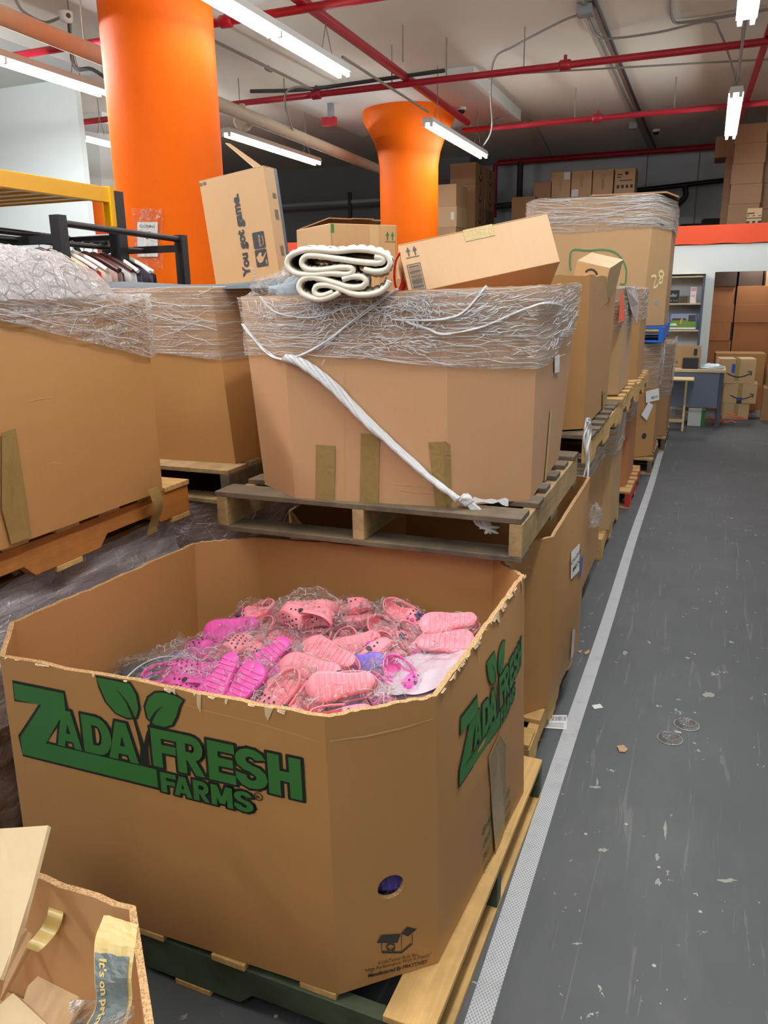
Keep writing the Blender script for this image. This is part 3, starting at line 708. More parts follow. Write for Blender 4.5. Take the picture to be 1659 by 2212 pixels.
for pix in ([(683, 960), (725, 963), (722, 1087), (682, 1083)], [(780, 936), (820, 937), (818, 1092), (778, 1090)], [(926, 955), (964, 953), (964, 1099), (941, 1100)]):
    decal('packing_tape', MP[0], pix, M_tape, FM, .0025)
decal('packing_tape', MP[1], [(960, 953), (972, 960), (976, 1085), (962, 1099)], M_tape, FM, .003)
decal('print_smudge', MP[0], [(915, 1080), (936, 1078), (936, 1093), (914, 1091)], M_darkcable, FM, .002) if False else None
decal('packing_tape', MP[2], [(1187, 885), (1190, 884), (1178, 1035), (1174, 1040)], M_tapelight, FM, .003)
decal('shipping_label', MP[2], [(1195, 770), (1206, 765), (1205, 803), (1195, 806)], M_paper, FM, .004)
# film band, creases, twisted rope and knot
def lowm(s):   # fraction of height of the film's lower edge along the running length
    return .70+.02*math.sin(s*5)-.06*min(1, max(0, (s-.25)/.9))+.11*max(0, min(1, (s-1.1)/.5))
wm, posm, totm = wrap(FM, MP, [7, 0, 1, 2], lowm, .995, F_main, amp=.007, seed=3, folds=210, slope=.10, foldlen=(.05, .30), fold_r=(.0004, .0012), label='clear stretch film band')
def onp(p, x, y, n): u, t = p.inv(x, y); return p.pt(u, t, n)
M0, M1, M7 = MP[0], MP[1], MP[7]
rope(FM, [onp(M0, 622, 772, .016), onp(M0, 660, 785, .02), onp(M0, 720, 830, .02), onp(M0, 800, 910, .02), onp(M0, 880, 985, .02), onp(M0, 950, 1042, .024), onp(M0, 995, 1074, .03)], (.016, .013), twist=6, k=8)
rope(FM, [onp(M7, 530, 700, .01), onp(M7, 560, 735, .012), onp(M7, 592, 765, .014), onp(M0, 625, 775, .014), onp(M0, 690, 748, .012), onp(M0, 770, 690, .012), onp(M0, 860, 624, .01)], .005, twist=3)
rope(FM, [onp(M0, 565, 640, .012), onp(M0, 600, 675, .012), onp(M0, 680, 685, .012), onp(M0, 760, 660, .012)], .0035, twist=3)
rope(FM, [onp(M0, 850, 690, .012), onp(M0, 905, 692, .012), onp(M0, 965, 688, .014), onp(M1, 1000, 672, .012), onp(M1, 1048, 618, .01)], .0045, twist=3)
rope(FM, [onp(M0, 880, 695, .012), onp(M0, 930, 712, .012), onp(M0, 966, 721, .016), onp(M1, 1040, 705, .012), onp(M1, 1110, 675, .012), onp(M1, 1170, 655, .014), onp(MP[2], 1205, 660, .012)], .0045, twist=3)
def crinkle_glints(parent, pan, cx, cy, rx, ry, cnt, seed, ang=None, n0=.012):
    """bunched film: short pale creases round a spot of the panel, standing in for sparkle"""
    mb = MB(); r_ = random.Random(seed)
    for _ in range(cnt):
        x, y = cx+r_.gauss(0, rx), cy+r_.gauss(0, ry); a = r_.uniform(0, PI) if ang is None else math.radians(r_.gauss(ang, 16)); ln = r_.uniform(6, 30); bend = r_.uniform(-.9, .9)
        pts = []
        for k in range(5):
            pts.append((x, y)); x += math.cos(a)*ln/4; y += math.sin(a)*ln/4; a += bend/4
        pts = [pan.inv(*q) for q in pts]
        if any(not (-.01 < u < 1.01 and -.02 < t_ < 1.0) for u, t_ in pts): continue
        w0 = r_.uniform(.0005, .0015); mb.tube([pan.pt(u, t_, n0+r_.uniform(0, .004)) for u, t_ in pts], [w0*.4, w0, w0, w0, w0*.4], 4)
    o = mb.build('film_crinkle_glints', M_strand_glint, parent); o['kind'] = 'stuff'; return o
for a_ in ((M0, 900, 662, 42, 22, 190, 1, None), (M0, 700, 660, 40, 20, 90, 2, None), (M0, 800, 672, 60, 18, 90, 3, None), (M0, 850, 742, 55, 13, 110, 4, 3), (M0, 690, 735, 40, 24, 60, 5, -35), (M1, 1040, 668, 40, 26, 70, 6, -25), (M1, 1100, 735, 50, 24, 40, 7, 8), (M7, 585, 665, 16, 18, 60, 8, None), (MP[2], 1200, 690, 12, 40, 70, 9, -20)):
    crinkle_glints(FM, *a_)
kn = MB(); kc = onp(M1, 1000, 1075, .03)
kn.grid(24, 14, lambda a, b: kc+Vector((.020*math.cos(a*2*PI)*math.sin(b*PI), -.016*math.sin(a*2*PI)*math.sin(b*PI), .018*math.cos(b*PI)))*(1+.35*noise.noise(Vector((a*6, b*5, 1)))))
tl = [kc, kc+CR*.030-CU*.034, kc+CR*.05-CU*.066, kc+CR*.072-CU*.088]
for s in range(7): kn.tube(smooth_path([p_+CR*random.uniform(-.012, .012)*i-CU*random.uniform(-.004, .004)*i-CF*.004 for i, p_ in enumerate(tl)], 4), [.006]*12+[.002], 5)
kn.grid(12, 8, lambda a, b: kc+CR*(.02+.105*a)+CU*((.02-.03*a)*(b-.3)+.010*math.sin(a*9+b*3)*a-.004)+CF*(.02*a))
kn.build('film_knot', M_fold, FM)

# ================================================================== bins of the second row (left)
b_, t_ = oct_bin(-2.75, -1.60, 1.02, 2.06, .03, .0)
pallet('orange stained pallet under the big wrapped bin at the left edge', -2.80, -1.625, 1.05, 2.20, .862, .992, 'x', (W_goldx, W_orange), 7)
LB, LP = bulk_bin('big wrapped bin at the left edge heaped under crumpled film', b_, [(x, y) for x, y in t_], .992, 1.60, K['warm'], ks=10, bulge={2: .015}, fill=1.52)
decal('packing_tape', LP[2], [(0, 935), (30, 925), (65, 1160), (20, 1175), (0, 1100)], M_tape, LB, .006)
decal('packing_tape', LP[2], [(312, 1018), (368, 1012), (371, 1058), (318, 1074)], M_tapelight if False else M_tape, LB, .005) if False else None
lt = MB(); c0 = LP[2].pt(.92, .0, .02)
lt.grid(5, 12, lambda a, b: c0+Vector((.012*math.sin(b*5)+.004, .05*(a-.5)+.012*b*math.sin(b*4), .03-.15*b)), 0); lt.build('loose_tape_tail', M_tape, LB)
def lowl(s): return .97-.26*max(0, min(1, (s-.33)/.66))
LPx = [LP[1], LP[2], LP[3], LP[4]]
lw, posl, totl = wrap(LB, LP, [1, 2, 3, 4], lowl, 1.02, F_chaos, amp=.012, n0=.008, seed=9, folds=220, slope=.25, foldlen=(.04, .3), fold_r=(.0004, .0012), label='crumpled stretch film')
hp = MB(); rx, ry, zc = .66, .60, 1.56
hcx, hcy = -2.14, 1.50
def heap(a, b):
    an = a*2*PI; r = b; x = math.cos(an); y = math.sin(an); k = 1/max(abs(x)**4+abs(y)**4, 1e-6)**.25
    px_, py_ = hcx+rx*x*k*r*.87, hcy+ry*y*k*r*.93
    z = 1.60+.150*(1-r**9)*(1-.12*max(0, (py_-1.3)/.75))+.020*nz((px_, py_, 0), 9, 4)*(1-r**6)+.012*nz((px_, py_*.6, 0), 30, 2)+.006*abs(nz((px_*.5, py_, 0), 70, 2))
    return (px_, py_, z)
hp.grid(220, 70, heap, 0, False, True)
rnd = random.Random(5)
for _ in range(260):  # pale crease tubes over the heap, imitating highlight streaks
    a = rnd.random(); b = .35+.65*rnd.random(); da = rnd.uniform(-.05, .05); db = rnd.uniform(-.2, .2); pts = []
    for k in range(6):
        bb = min(1, max(.02, b+db*k/5+.02*math.sin(k*2))); q = Vector(heap((a+da*k/5) % 1, bb)); pts.append(q+Vector((0, 0, .004)))
    r = rnd.uniform(.0004, .0012); hp.tube(pts, [r*.4, r, r, r, r, r*.4], 4, 1)
M_heap = film('crumpled_film_heap', .55, (12, 5, 24), haze=.5, crinkle=2.0, lo=.40, hi=.60, web=.08, fr=.5, base=.25)
hp.build('film_heap', [M_heap, M_strand_glint], LB)['label'] = 'crumpled film covering the heap'
hb = MB(); hb.grid(40, 16, lambda a, b: tuple((Vector(heap(a, b))-Vector((hcx, hcy, 0)))*.0+Vector((hcx+(heap(a, b)[0]-hcx)*.90, hcy+(heap(a, b)[1]-hcy)*.90, heap(a, b)[2]-.035))), 0, True, True); hb.build('bagged_contents', plain('pale_lavender_goods', srgb(196, 186, 190), .7, var=.2, nscale=6), LB)
# lower bin under it, wrapped in layered film
b_, t_ = oct_bin(-2.80, -1.72, 1.05, 2.18, .05, .0)
LL, LLP = bulk_bin('film swathed lower bin below the left edge bin', b_, t_, .14, .856, K['dull'], ks=8)
wrap(LL, LLP, [1, 2, 3, 4], .0, 1.0, F_purple, amp=.03, n0=.012, seed=21, folds=0, slope=.3, foldlen=(.1, .4), fold_r=(.0004, .001), label='layered stretch film')
pallet('floor pallet under the film swathed left bin', -2.80, -1.68, 1.05, 2.2, 0, .138, 'x', (W_grey, W_greyy), 6)
sk = MB()
sk.grid(40, 30, lambda a, b: (-1.69+.115*b**1.3+.012*nz((a*4, b*3, 0), 2, 3), .95+1.22*a, .86-.30*b-.03*nz((a*3, b*6, 0), 2, 8)))
for _ in range(0):
    a0_, b0_ = random.random(), random.random(); ln = random.uniform(.1, .5); sl = random.uniform(-.5, .5)
    pts = [(-1.685+.115*min(1, max(0, b0_+sl*k/6))**1.3+.012*nz((min(1, a0_+ln*k/6)*4, min(1, max(0, b0_+sl*k/6))*3, 0), 2, 3)+.002, .95+1.22*min(1, a0_+ln*k/6), .86-.30*min(1, max(0, b0_+sl*k/6))-.03*nz((min(1, a0_+ln*k/6)*3, min(1, max(0, b0_+sl*k/6))*6, 0), 2, 8)) for k in range(7)]
    sk.tube(pts, random.uniform(.0004, .001), 4, 1)
sk.build('loose_film_skirt', [F_purple, M_strand_glint], LL)
# second bin of that row
pallet('dark old pallet under the plain bin behind the left edge bin', -2.75, -1.56, 2.36, 3.42, .862, .992, 'x', (W_greyy, W_grey), 7)
b_ = [(-2.60, 2.43), (-1.60, 2.47), (-1.585, 2.60), (-1.60, 3.30), (-1.70, 3.42), (-2.6, 3.42), (-2.7, 3.3), (-2.7, 2.55)]
t_ = [(-2.62, 2.42), (-1.640, 2.45), (-1.60, 2.62), (-1.62, 3.30), (-1.72, 3.44), (-2.6, 3.44), (-2.7, 3.3), (-2.7, 2.55)]
SB, SP = bulk_bin('plain kraft bin behind the left edge bin, film round its top', b_, t_, .992, 1.635, K['warm'], ks=10, fill=1.56)
wrap(SB, SP, [0, 1, 2], lambda s: .70-.10*max(0, min(1, (s-.3)/.7)), 1.0, F_main, amp=.006, seed=31, folds=120, slope=.18, foldlen=(.05, .3), fold_r=(.0004, .0012), label='clear stretch film band')
b_, t_ = oct_bin(-2.72, -1.64, 2.38, 3.38, .1)
SL, SLP = bulk_bin('dark film wrapped lower bin in the gap behind the left pallets', b_, t_, .14, .856, K['dull'], ks=6)
wrap(SL, SLP, [0, 1, 2], .2, 1.0, F_purple, amp=.02, seed=41, folds=90, slope=.3)
pallet('floor pallet under the dark film wrapped bin', -2.74, -1.62, 2.36, 3.42, 0, .138, 'x', (W_grey, W_greyy), 6)
gc = MB(); gc.grid(30, 10, lambda a, b: (-2.58+1.20*a, 2.66-.16*math.cos(b*PI), 1.60+.032*math.sin(b*PI)+.012*math.sin(a*7)*math.sin(b*PI)+.008*a+.02), 0)
tag(gc.build('moving_blanket', plain('grey_blanket', srgb(70, 77, 83), .9, var=.25, nscale=40, bump=.6)), 'dark grey blanket lying across the plain bin top behind the film', 'blanket')

# ================================================================== rest of the aisle row
def label_text(parent, fr_, lines, x, y, h, mat=M_ink, n=.003, off=.01):
    mb = MB()
    for i, s in enumerate(lines): line_text(mb, s, x, y-i*h*1.5, h, fr_, n, offset=off)
    return mb.build('printed_text', mat, parent)
# cell 3: tall open bin over wrapped lower bin
b_ = [(-1.25, 3.22), (-.70, 3.24), (-.452, 3.42), (-.450, 4.25), (-.62, 4.36), (-1.25, 4.36), (-1.42, 4.2), (-1.42, 3.4)]
t_ = [(-1.25, 3.20), (-.66, 3.18), (-.448, 3.34), (-.448, 4.36), (-.62, 4.46), (-1.25, 4.42), (-1.42, 4.2), (-1.42, 3.4)]
T3, P3 = bulk_bin('tall plain open bin with scribbled marker right of the film tied bin', b_, t_, 1.03, [1.66, 1.665, 1.66, 1.672, 1.67, 1.66, 1.66, 1.66], K['warm'], ragged=.006, ks=10, fill=1.58)
pallet('yellow pallet under the tall open bin, trailing a torn strip of film', -1.40, -.40, 3.30, 4.42, .885, 1.022, 'x', (W_grey, W_gold), 7)
mk = MB(); p = P3[2]
def mks(pts, wd=.0012): stroke(mk, [p.inv(1200+x/6.32, 560+y/6.32) for x, y in pts], wd*2.2/p.W*.6, lambda u, v, n: p.pt(u, v, .003), 0)
for pts in ([(600, 350), (585, 430), (590, 500), (610, 490)], [(625, 380), (615, 470), (640, 515), (650, 380), (660, 470)], [(672, 320), (690, 315), (700, 330)], [(690, 390), (720, 400), (715, 440), (740, 440), (735, 500)], [(640, 560), (632, 600)], [(740, 520), (720, 590), (650, 630), (600, 690), (565, 760)], [(730, 350), (755, 370)]): mks(pts)
mk.build('marker_scribble', M_ink, T3)
decal('packing_tape', P3[2], [(1300, 845), (1305, 850), (1304, 885), (1299, 888)], M_tape, T3, .004)
fl = MB(); fl.slab([(-1.35, 3.30, 1.665), (-.75, 3.25, 1.66), (-.62, 3.34, 1.735), (-1.3, 3.4, 1.76)], (0, .003, .006)); fl.build('flap', K['dull'], T3)
b_, t_ = oct_bin(-1.42, -.47, 3.52, 4.60, .16)
L3, LP3 = bulk_bin('wrapped lower bin under the tall open bin', b_, t_, .14, .876, K['warm'], ks=8)
wrap(L3, LP3, [0, 1, 2], .78, 1.0, F_far, amp=.006, seed=51, folds=60)
pallet('floor pallet under the wrapped lower bin of the third stack', -1.42, -.53, 3.50, 4.66, 0, .138, 'x', (W_grey, W_greyy), 7)
ts = MB(); c0 = atX(1272, 905, -.385)
for s in range(6):
    ts.tube(smooth_path([c0+Vector((random.uniform(-.01, .012), random.uniform(-.04, .04), random.uniform(-.006, .006)))-Vector((0, 0, .055*i))+Vector((.004*math.sin(i*2+s), .02*math.sin(i*1.4+s), 0)) for i in range(5)], 4), [.006, .007, .006, .006, .005, .006, .006, .006, .006, .005, .005, .005, .004, .004, .003, .003, .001], 5, flat=.3)
tag(ts.build('film_scrap', M_fold), 'torn strip of film hanging from the pallet edge below the tall open bin', 'plastic scrap')
# cell 4 and 5 upper bins
b_, t_ = oct_bin(-1.42, -.435, 4.56, 5.40, .10)
T4, P4 = bulk_bin('bin with orange contents showing at its wrapped top, fourth along the aisle', b_, t_, 1.03, 1.612, K['tan'], ks=8)
wrap(T4, P4, [1, 2], .62, 1.02, F_far, amp=.006, seed=61, folds=40)
decal('orange_goods', P4[2], [(1340, 630), (1344, 628), (1349, 690), (1334, 698)], M_orangered, T4, .004, 'orange goods behind the film')
fl = MB(); fl.slab([(-.43, 4.62, 1.62), (-.43, 5.3, 1.62), (-.40, 5.25, 1.52), (-.395, 5.1, 1.40), (-.42, 4.9, 1.5)], (.003, 0, 0)); fl.build('loose_film_flap', plain('greyish_film', srgb(150, 138, 138), .25, var=.15, bump=.5), T4)
pallet('light wooden pallet under the fourth upper bin of the aisle row', -1.40, -.40, 4.50, 5.55, .885, 1.022, 'x', (W_goldx, W_gold), 6)
b_, t_ = oct_bin(-1.42, -.435, 5.78, 6.70, .16)
T5, P5 = bulk_bin('narrow looking wrapped bin just left of the blue pallet', b_, t_, .985, 1.612, K['warm'], ks=8)
wrap(T5, P5, [0, 1, 2], .66, 1.01, F_far, amp=.006, seed=71, folds=70)
pallet('light wooden pallet under the fifth upper bin of the aisle row', -1.40, -.40, 5.72, 6.76, .85, .98, 'x', (W_goldx, W_gold), 6)
b_, t_ = oct_bin(-1.42, -.46, 4.80, 5.66, .14)
L4, LP4 = bulk_bin('plain lower bin standing fourth along the floor of the aisle row', b_, t_, .14, .88, K['tan'], ks=8)
wrap(L4, LP4, [0, 1, 2], .66, 1.0, F_far, amp=.008, seed=81, folds=60, slope=.4)
pallet('floor pallet of yellow wood under the fourth lower bin', -1.42, -.475, 4.72, 5.74, 0, .138, 'x', (W_goldx, W_gold), 7)
b_, t_ = oct_bin(-1.42, -.47, 6.05, 6.9, .12)
L5, LP5 = bulk_bin('lower bin standing on the red pallet', b_, t_, .14, .845, K['red'], ks=8)
wrap(L5, LP5, [1, 2], .72, 1.0, F_far, amp=.008, seed=83, folds=40)
pallet('red painted pallet with bare wooden boards under an aisle bin', -1.40, -.42, 6.0, 7.0, 0, .138, 'x', (W_goldx, W_red), 7)
# big bin 28 on the blue pallet
b_ = [(-1.45, 7.26), (-.525, 7.28), (-.345, 7.42), (-.345, 8.2), (-.50, 8.32), (-1.4, 8.32), (-1.6, 8.2), (-1.6, 7.42)]
t_ = [(-1.45, 7.22), (-.478, 7.26), (-.335, 7.42), (-.335, 8.2), (-.50, 8.34), (-1.4, 8.34), (-1.58, 8.2), (-1.58, 7.42)]
B8, P8 = bulk_bin('tallest bin marked 28 in cream marker, on the blue pallet', b_, t_, 1.305, [2.37, 2.36, 2.31, 2.31, 2.36, 2.37, 2.36, 2.36], K['tan'], ks=10, closed=True)
wrap(B8, P8, [7, 0, 1, 2], lambda s: .76-.02*math.sin(s*3), 1.005, F_far, amp=.012, seed=91, folds=160, slope=.12, fold_r=(.0012, .003), foldlen=(.1, .6), label='shiny stretch film band')
mk = MB(); p = P8[1]
def c6(x, y): return p.inv(1200+x/6.32, 560+y/6.32)
def st8(pts, wd): stroke(mk, smooth_path([c6(*q) for q in pts], 4), wd/p.W, lambda u, v, n: p.pt(u, v, .004), 0)
st8([(1305, 240), (1340, 225), (1370, 240), (1360, 290), (1335, 385), (1370, 375), (1400, 340)], .005)
st8([(1470, 185), (1440, 160), (1405, 190), (1420, 230), (1460, 260), (1450, 310), (1420, 325), (1410, 290), (1450, 240), (1480, 200)], .005)
mk.build('marker_number', M_chalk, B8)
mk = MB(); p0 = P8[0]
stroke(mk, smooth_path([p0.inv(1150+x/3.16, 350+y/3.16) for x, y in ((262, 745), (256, 680), (275, 602), (380, 605), (480, 598), (560, 615), (610, 660), (640, 730), (640, 790), (632, 832), (598, 832))], 4), .012/p0.W, lambda u, v, n: p0.pt(u, v, .004))
mk.build('marker_outline', M_markgreen, B8)
for q, r in (((1418, 655), .022), ((1429, 485), .024)):
    u, v = P8[1].inv(*q); mb = MB().disc(P8[1].pt(u, v, .001), P8[1].n, r, 16); mb.build('round_hole', M_darkcable if r > .023 else M_grey, B8)
fl = MB(); fl.slab([(-1.0, 7.25, 2.375), (-.40, 7.28, 2.372), (-.30, 7.33, 2.335), (-.33, 8.1, 2.335), (-1.0, 8.2, 2.375)], (0, 0, .012)); fl.build('lid_flap', K['dull'], B8)
bp = pallet('blue painted pallet holding up the tallest bin', -1.55, -.335, 7.27, 8.32, 1.165, 1.30, 'x', (M_blueplastic, M_blueplastic), 6, notch=False)
b_, t_ = oct_bin(-1.50, -.355, 7.28, 8.22, .14)
LA, LPA = bulk_bin('lower bin with torn tags and a dark round hole under the blue pallet', b_, t_, .15, 1.155, K['warm'], ks=8)
wrap(LA, LPA, [0, 1, 2], .62, 1.0, F_far, amp=.012, seed=93, folds=60, slope=.35)
decal('tag', LPA[1], [(1393, 845), (1421, 838), (1422, 863), (1393, 870)], M_paper, LA, .012, 'white tag')
decal('tag', LPA[1], [(1399, 868), (1409, 875), (1395, 908), (1383, 896)], M_paper, LA, .012, 'white tag hanging at a slant')
label_text(LA, lambda u, v, n: LPA[1].pt(LPA[1].inv(1404, 861)[0]+u/LPA[1].W, LPA[1].inv(1404, 861)[1]+v/1.0, .016), ['62/17'], 0, 0, .024)
u, v = LPA[1].inv(1391, 942); MB().disc(LPA[1].pt(u, v, .001), LPA[1].n, .026, 16).build('round_hole', M_ink, LA)
pallet('grey floor pallet under the bin with torn tags', -1.50, -.345, 7.26, 8.26, 0, .145, 'x', (W_greyy, W_grey), 6)
b_, t_ = oct_bin(-1.45, -.295, 8.44, 9.4, .10)
LC, LPC = bulk_bin('last floor bin of the aisle row beside the grey desk', b_, t_, .15, 1.08, K['dull'], ks=8)
wrap(LC, LPC, [0, 1, 2], .45, 1.05, F_far, amp=.012, seed=97, folds=60, slope=.3)
pallet('short floor pallet under the last floor bin of the aisle row', -1.45, -.29, 8.42, 9.42, 0, .145, 'x', (W_greyy, W_grey), 6)

# ================================================================== cartons
def carton(label, size, loc, rot=(0, 0, 0), mat=None, tape=None, group=None, flaps=None, name='carton', cat='cardboard box', corner=None, open_top=False, open_front=False, edge=True):
    """box of size (w,d,h) standing on its local origin; corner: unit corner of the box to put at loc instead"""
    w_, d_, h_ = size
    L = Vector(loc)
    if corner is not None:
        L = L-Euler(rot).to_matrix() @ Vector((corner[0]*w_/2, corner[1]*d_/2, (corner[2]+1)/2*h_))
    t = thing(name, label, cat, L, (0, 0, 0), group); t.rotation_euler = rot; LOC[t.name] = Vector((0, 0, 0))
    mat = mat or K['tan']; th = .005; mb = MB()
    if open_top:
        mb.box(-w_/2, w_/2, -d_/2, d_/2, 0, th)
        for a in ((-w_/2, -w_/2+th, -d_/2, d_/2), (w_/2-th, w_/2, -d_/2, d_/2), (-w_/2+th, w_/2-th, -d_/2, -d_/2+th), (-w_/2+th, w_/2-th, d_/2-th, d_/2)): mb.box(a[0], a[1], a[2], a[3], th, h_)
    else:
        s_ = min(w_, d_, h_)*.02
        mb.box(-w_/2, w_/2, -d_/2, d_/2, 0, h_)
        for z0, z1 in ((h_, h_+.0035),):      # two closing flaps with the gap between them
            mb.box(-w_/2, w_/2, -d_/2, -.0015, z0, z1); mb.box(-w_/2, w_/2, .0015, d_/2, z0, z1)
    mb.build('box_body', mat, t, True, bevel=.003)
    if tape:
        m = MB(); e = .0012; tw = .026
        m.box(-w_/2-e, w_/2+e, -tw, tw, h_+.0035, h_+.0047)
        for s in (-1, 1): m.box(min(s*w_/2, s*(w_/2+e)), max(s*w_/2, s*(w_/2+e)), -tw, tw, h_-.07, h_+.0047)
        if tape is not True and tape[0] == 'front':
            m = MB(); m.box(-tw, tw, -d_/2-e, d_/2+e, h_+.0035, h_+.0047); m.box(-tw, tw, -d_/2-e, -d_/2, h_*(1-tape[1]), h_+.0047)
        m.build('packing_tape', M_tape if tape is True or len(tape) < 3 else tape[2], t, True)
    for f in flaps or []:
        m = MB(); m.slab(f, Vector((.004, .0, .001)) if abs((Vector(f[1])-Vector(f[0])).cross(Vector(f[2])-Vector(f[0])).normalized().x) > .5 else Vector((0, .004, .001))); m.build('flap', mat, t, True)
    return t
def face(t, size, which='front', e=.0015):
    """printing frame on a carton face: u,v metres from the face centre"""
    w_, d_, h_ = size
    return {'front': lambda u, v, n: Vector((u, -d_/2-n, h_/2+v)), 'right': lambda u, v, n: Vector((w_/2+n, u, h_/2+v)), 'left': lambda u, v, n: Vector((-w_/2-n, -u, h_/2+v)),
            'top': lambda u, v, n: Vector((u, v, h_+.004+n))}[which]
def pr(t, mat, fn, name='printed_mark'):
    mb = MB(); fn(mb); return mb.build(name, mat, t, True)
def rect(mb, u0, v0, u1, v1, fr_, n=.0015): poly(mb, [(u0, v0), (u1, v0), (u1, v1), (u0, v1)], fr_, n)
def arrows(mb, u, v, s, fr_, n=.0015):
    for k in (-1, 1):
        c = u+k*.30*s; poly(mb, [(c-.2*s, v+.55*s), (c+.2*s, v+.55*s), (c, v+s)], fr_, n); rect(mb, c-.06*s, v+.1*s, c+.06*s, v+.56*s, fr_, n)
    rect(mb, u-.62*s, v-.06*s, u+.62*s, v, fr_, n)
def barcode(mb, u0, v0, u1, v1, fr_, n=.0015, vertical=False, frame=True, seed=1):
    r = random.Random(seed); x = 0.0
    if frame:
        b = .05*min(u1-u0, v1-v0)
        rect(mb, u0, v0, u0+b, v1, fr_, n); rect(mb, u1-b, v0, u1, v1, fr_, n); rect(mb, u0, v0, u1, v0+b, fr_, n); rect(mb, u0, v1-b, u1, v1, fr_, n)
        u0 += 2*b; u1 -= 2*b; v0 += 2*b; v1 -= 3*b
    while x < .98:
        wd = r.choice((.012, .02, .035)); 
        if vertical: rect(mb, u0, v0+(v1-v0)*x, u1, v0+(v1-v0)*min(1, x+wd), fr_, n)
        else: rect(mb, u0+(u1-u0)*x, v0, u0+(u1-u0)*min(1, x+wd), v1, fr_, n)
        x += wd+r.choice((.012, .02, .03))
def smile(mb, u, v, s, fr_, n=.0015):
    stroke(mb, [(u-s*.5+s*k/10, v-.18*s*math.sin(PI*k/10)) for k in range(11)], [.02*s]+[.05*s]*9+[.04*s], fr_, n)
    stroke(mb, [(u+.36*s, v+.08*s), (u+.52*s, v+.06*s), (u+.50*s, v-.10*s)], .045*s, fr_, n)

# game box on the plain left bin
gs = (.328, .10, .50); gr = (0, math.radians(-6.8), math.radians(-2))
G = carton('tall leaning box reading You got game, by the big orange column', gs, atY(430, 393, 3.05), gr, K['tan'], corner=(-1, -1, 1), flaps=[[(-.13, .03, .503), (.17, .057, .503), (-.02, .05, .60), (-.05, .045, .60)]] if False else None)
m = MB(); m.slab([(.115, -.048, .503), (.118, .048, .503), (-.045, .048, .640), (-.048, .02, .640)], (.003, 0, .003)); m.build('flap', K['tan'], G, True)
ff = face(G, gs)
def rot90(fr_, cu_, cv_): return lambda u, v, n: fr_(cu_-v, cv_+u, n)    # text running upwards
m = MB(); rf = rot90(ff, .035, -.165); put_text(m, 'You got game.', (0, 0, .335, .050), rf, .0015, 0, .045, .045); m.build('printed_slogan', M_ink, G, True)
m = MB()
def rrect(mb, u0, v0, u1, v1, r, fr_, n):
    pts = []
    for cx_, cy_, a in ((u1-r, v1-r, 0), (u0+r, v1-r, 1), (u0+r, v0+r, 2), (u1-r, v0+r, 3)):
        for k in range(4): an = (a+k/3)*PI/2; pts.append((cx_+r*math.cos(an), cy_+r*math.sin(an)))
    poly(mb, pts, fr_, n)
rrect(m, .060, -.062, .118, .005, .006, ff, .0015); rrect(m, .060, -.135, .118, -.066, .006, ff, .0015); m.build('printed_logo_block', M_ink, G, True)
m = MB(); pf = rot90(ff, .100, -.054); put_text(m, 'prime', (0, 0, .046, .014), pf, .002, 0, .02, .02)
stroke(m, [(.106+.004*math.sin(PI*k/8), -.050+.038*k/8) for k in range(9)], .003, ff, .002)
fig = [(.056, -.135), (.066, -.128), (.072, -.120), (.080, -.117), (.086, -.122), (.082, -.130), (.088, -.138), (.098, -.128), (.108, -.118), (.108, -.122), (.098, -.138), (.090, -.150), (.082, -.158), (.070, -.160), (.062, -.152)]
poly(m, [(a+.008, b+.04) for a, b in fig], ff, .002); pf = rot90(ff, .115, -.128); put_text(m, 'NBA', (0, 0, .020, .008), pf, .002, 0, .03, .03); m.build('printed_logo_text', K['tan'], G, True)
m = MB(); rect(m, -.165, .232, -.150, .244, ff); rect(m, -.145, .233, -.130, .245, ff)
barcode(m, .055, -.235, .160, -.190, ff, seed=4)
fr2 = face(G, gs, 'right')
rect(m, -.01, .13, .014, .15, fr2); rect(m, -.012, .045, .012, .085, fr2); rect(m, -.01, -.10, .012, -.06, fr2); m.build('printed_mark', plain('faded_ink', srgb(96, 84, 74), .7), G, True)
m = MB(); m.box(gs[0]/2, gs[0]/2+.001, .030, gs[1]/2+.001, 0, gs[2]); m.box(gs[0]/2-.012, gs[0]/2+.001, gs[1]/2, gs[1]/2+.001, 0, gs[2]); m.build('patterned_tape', plain('blue_black_tape', srgb(62, 72, 84), .4, var=.5, nscale=60), G, True)

# green arrow box, inside the film tied bin
ca = atY(713, 482, 2.56); yaw = math.radians(50); fd, ld = Vector((math.cos(yaw), math.sin(yaw), 0)), Vector((-math.sin(yaw), math.cos(yaw), 0))
def len_for(px, c, d):
    lo, hi = 0, 2
    for _ in range(40):
        mid = (lo+hi)/2
        a = proj(c+d*mid)[0]; b = proj(c)[0]
        if abs(a-b) < abs(px-b): lo = mid
        else: hi = mid
    return lo
gw, gd = len_for(857, ca, fd), min(.36, len_for(640, ca, ld)); hh = ca.z-1.51
gsz = (gw, gd, hh)
A = carton('open topped box with two small green arrows, behind the cream rug', gsz, (ca.x+fd.x*gw/2+ld.x*gd/2, ca.y+fd.y*gw/2+ld.y*gd/2, 1.51), (0, 0, yaw), K['tan'], open_top=True)
m = MB(); f = face(A, gsz); arrows(m, gw/2-.028, hh/2-.055, .034, f); rect(m, -gw/2+.002, hh/2-.03, -gw/2+.014, hh/2-.002, f); m.build('printed_arrows', M_green, A, True)
m = MB(); rect(m, .02, -hh/2, .055, hh/2, f, .001); m.build('packing_tape', K['pale'], A, True)
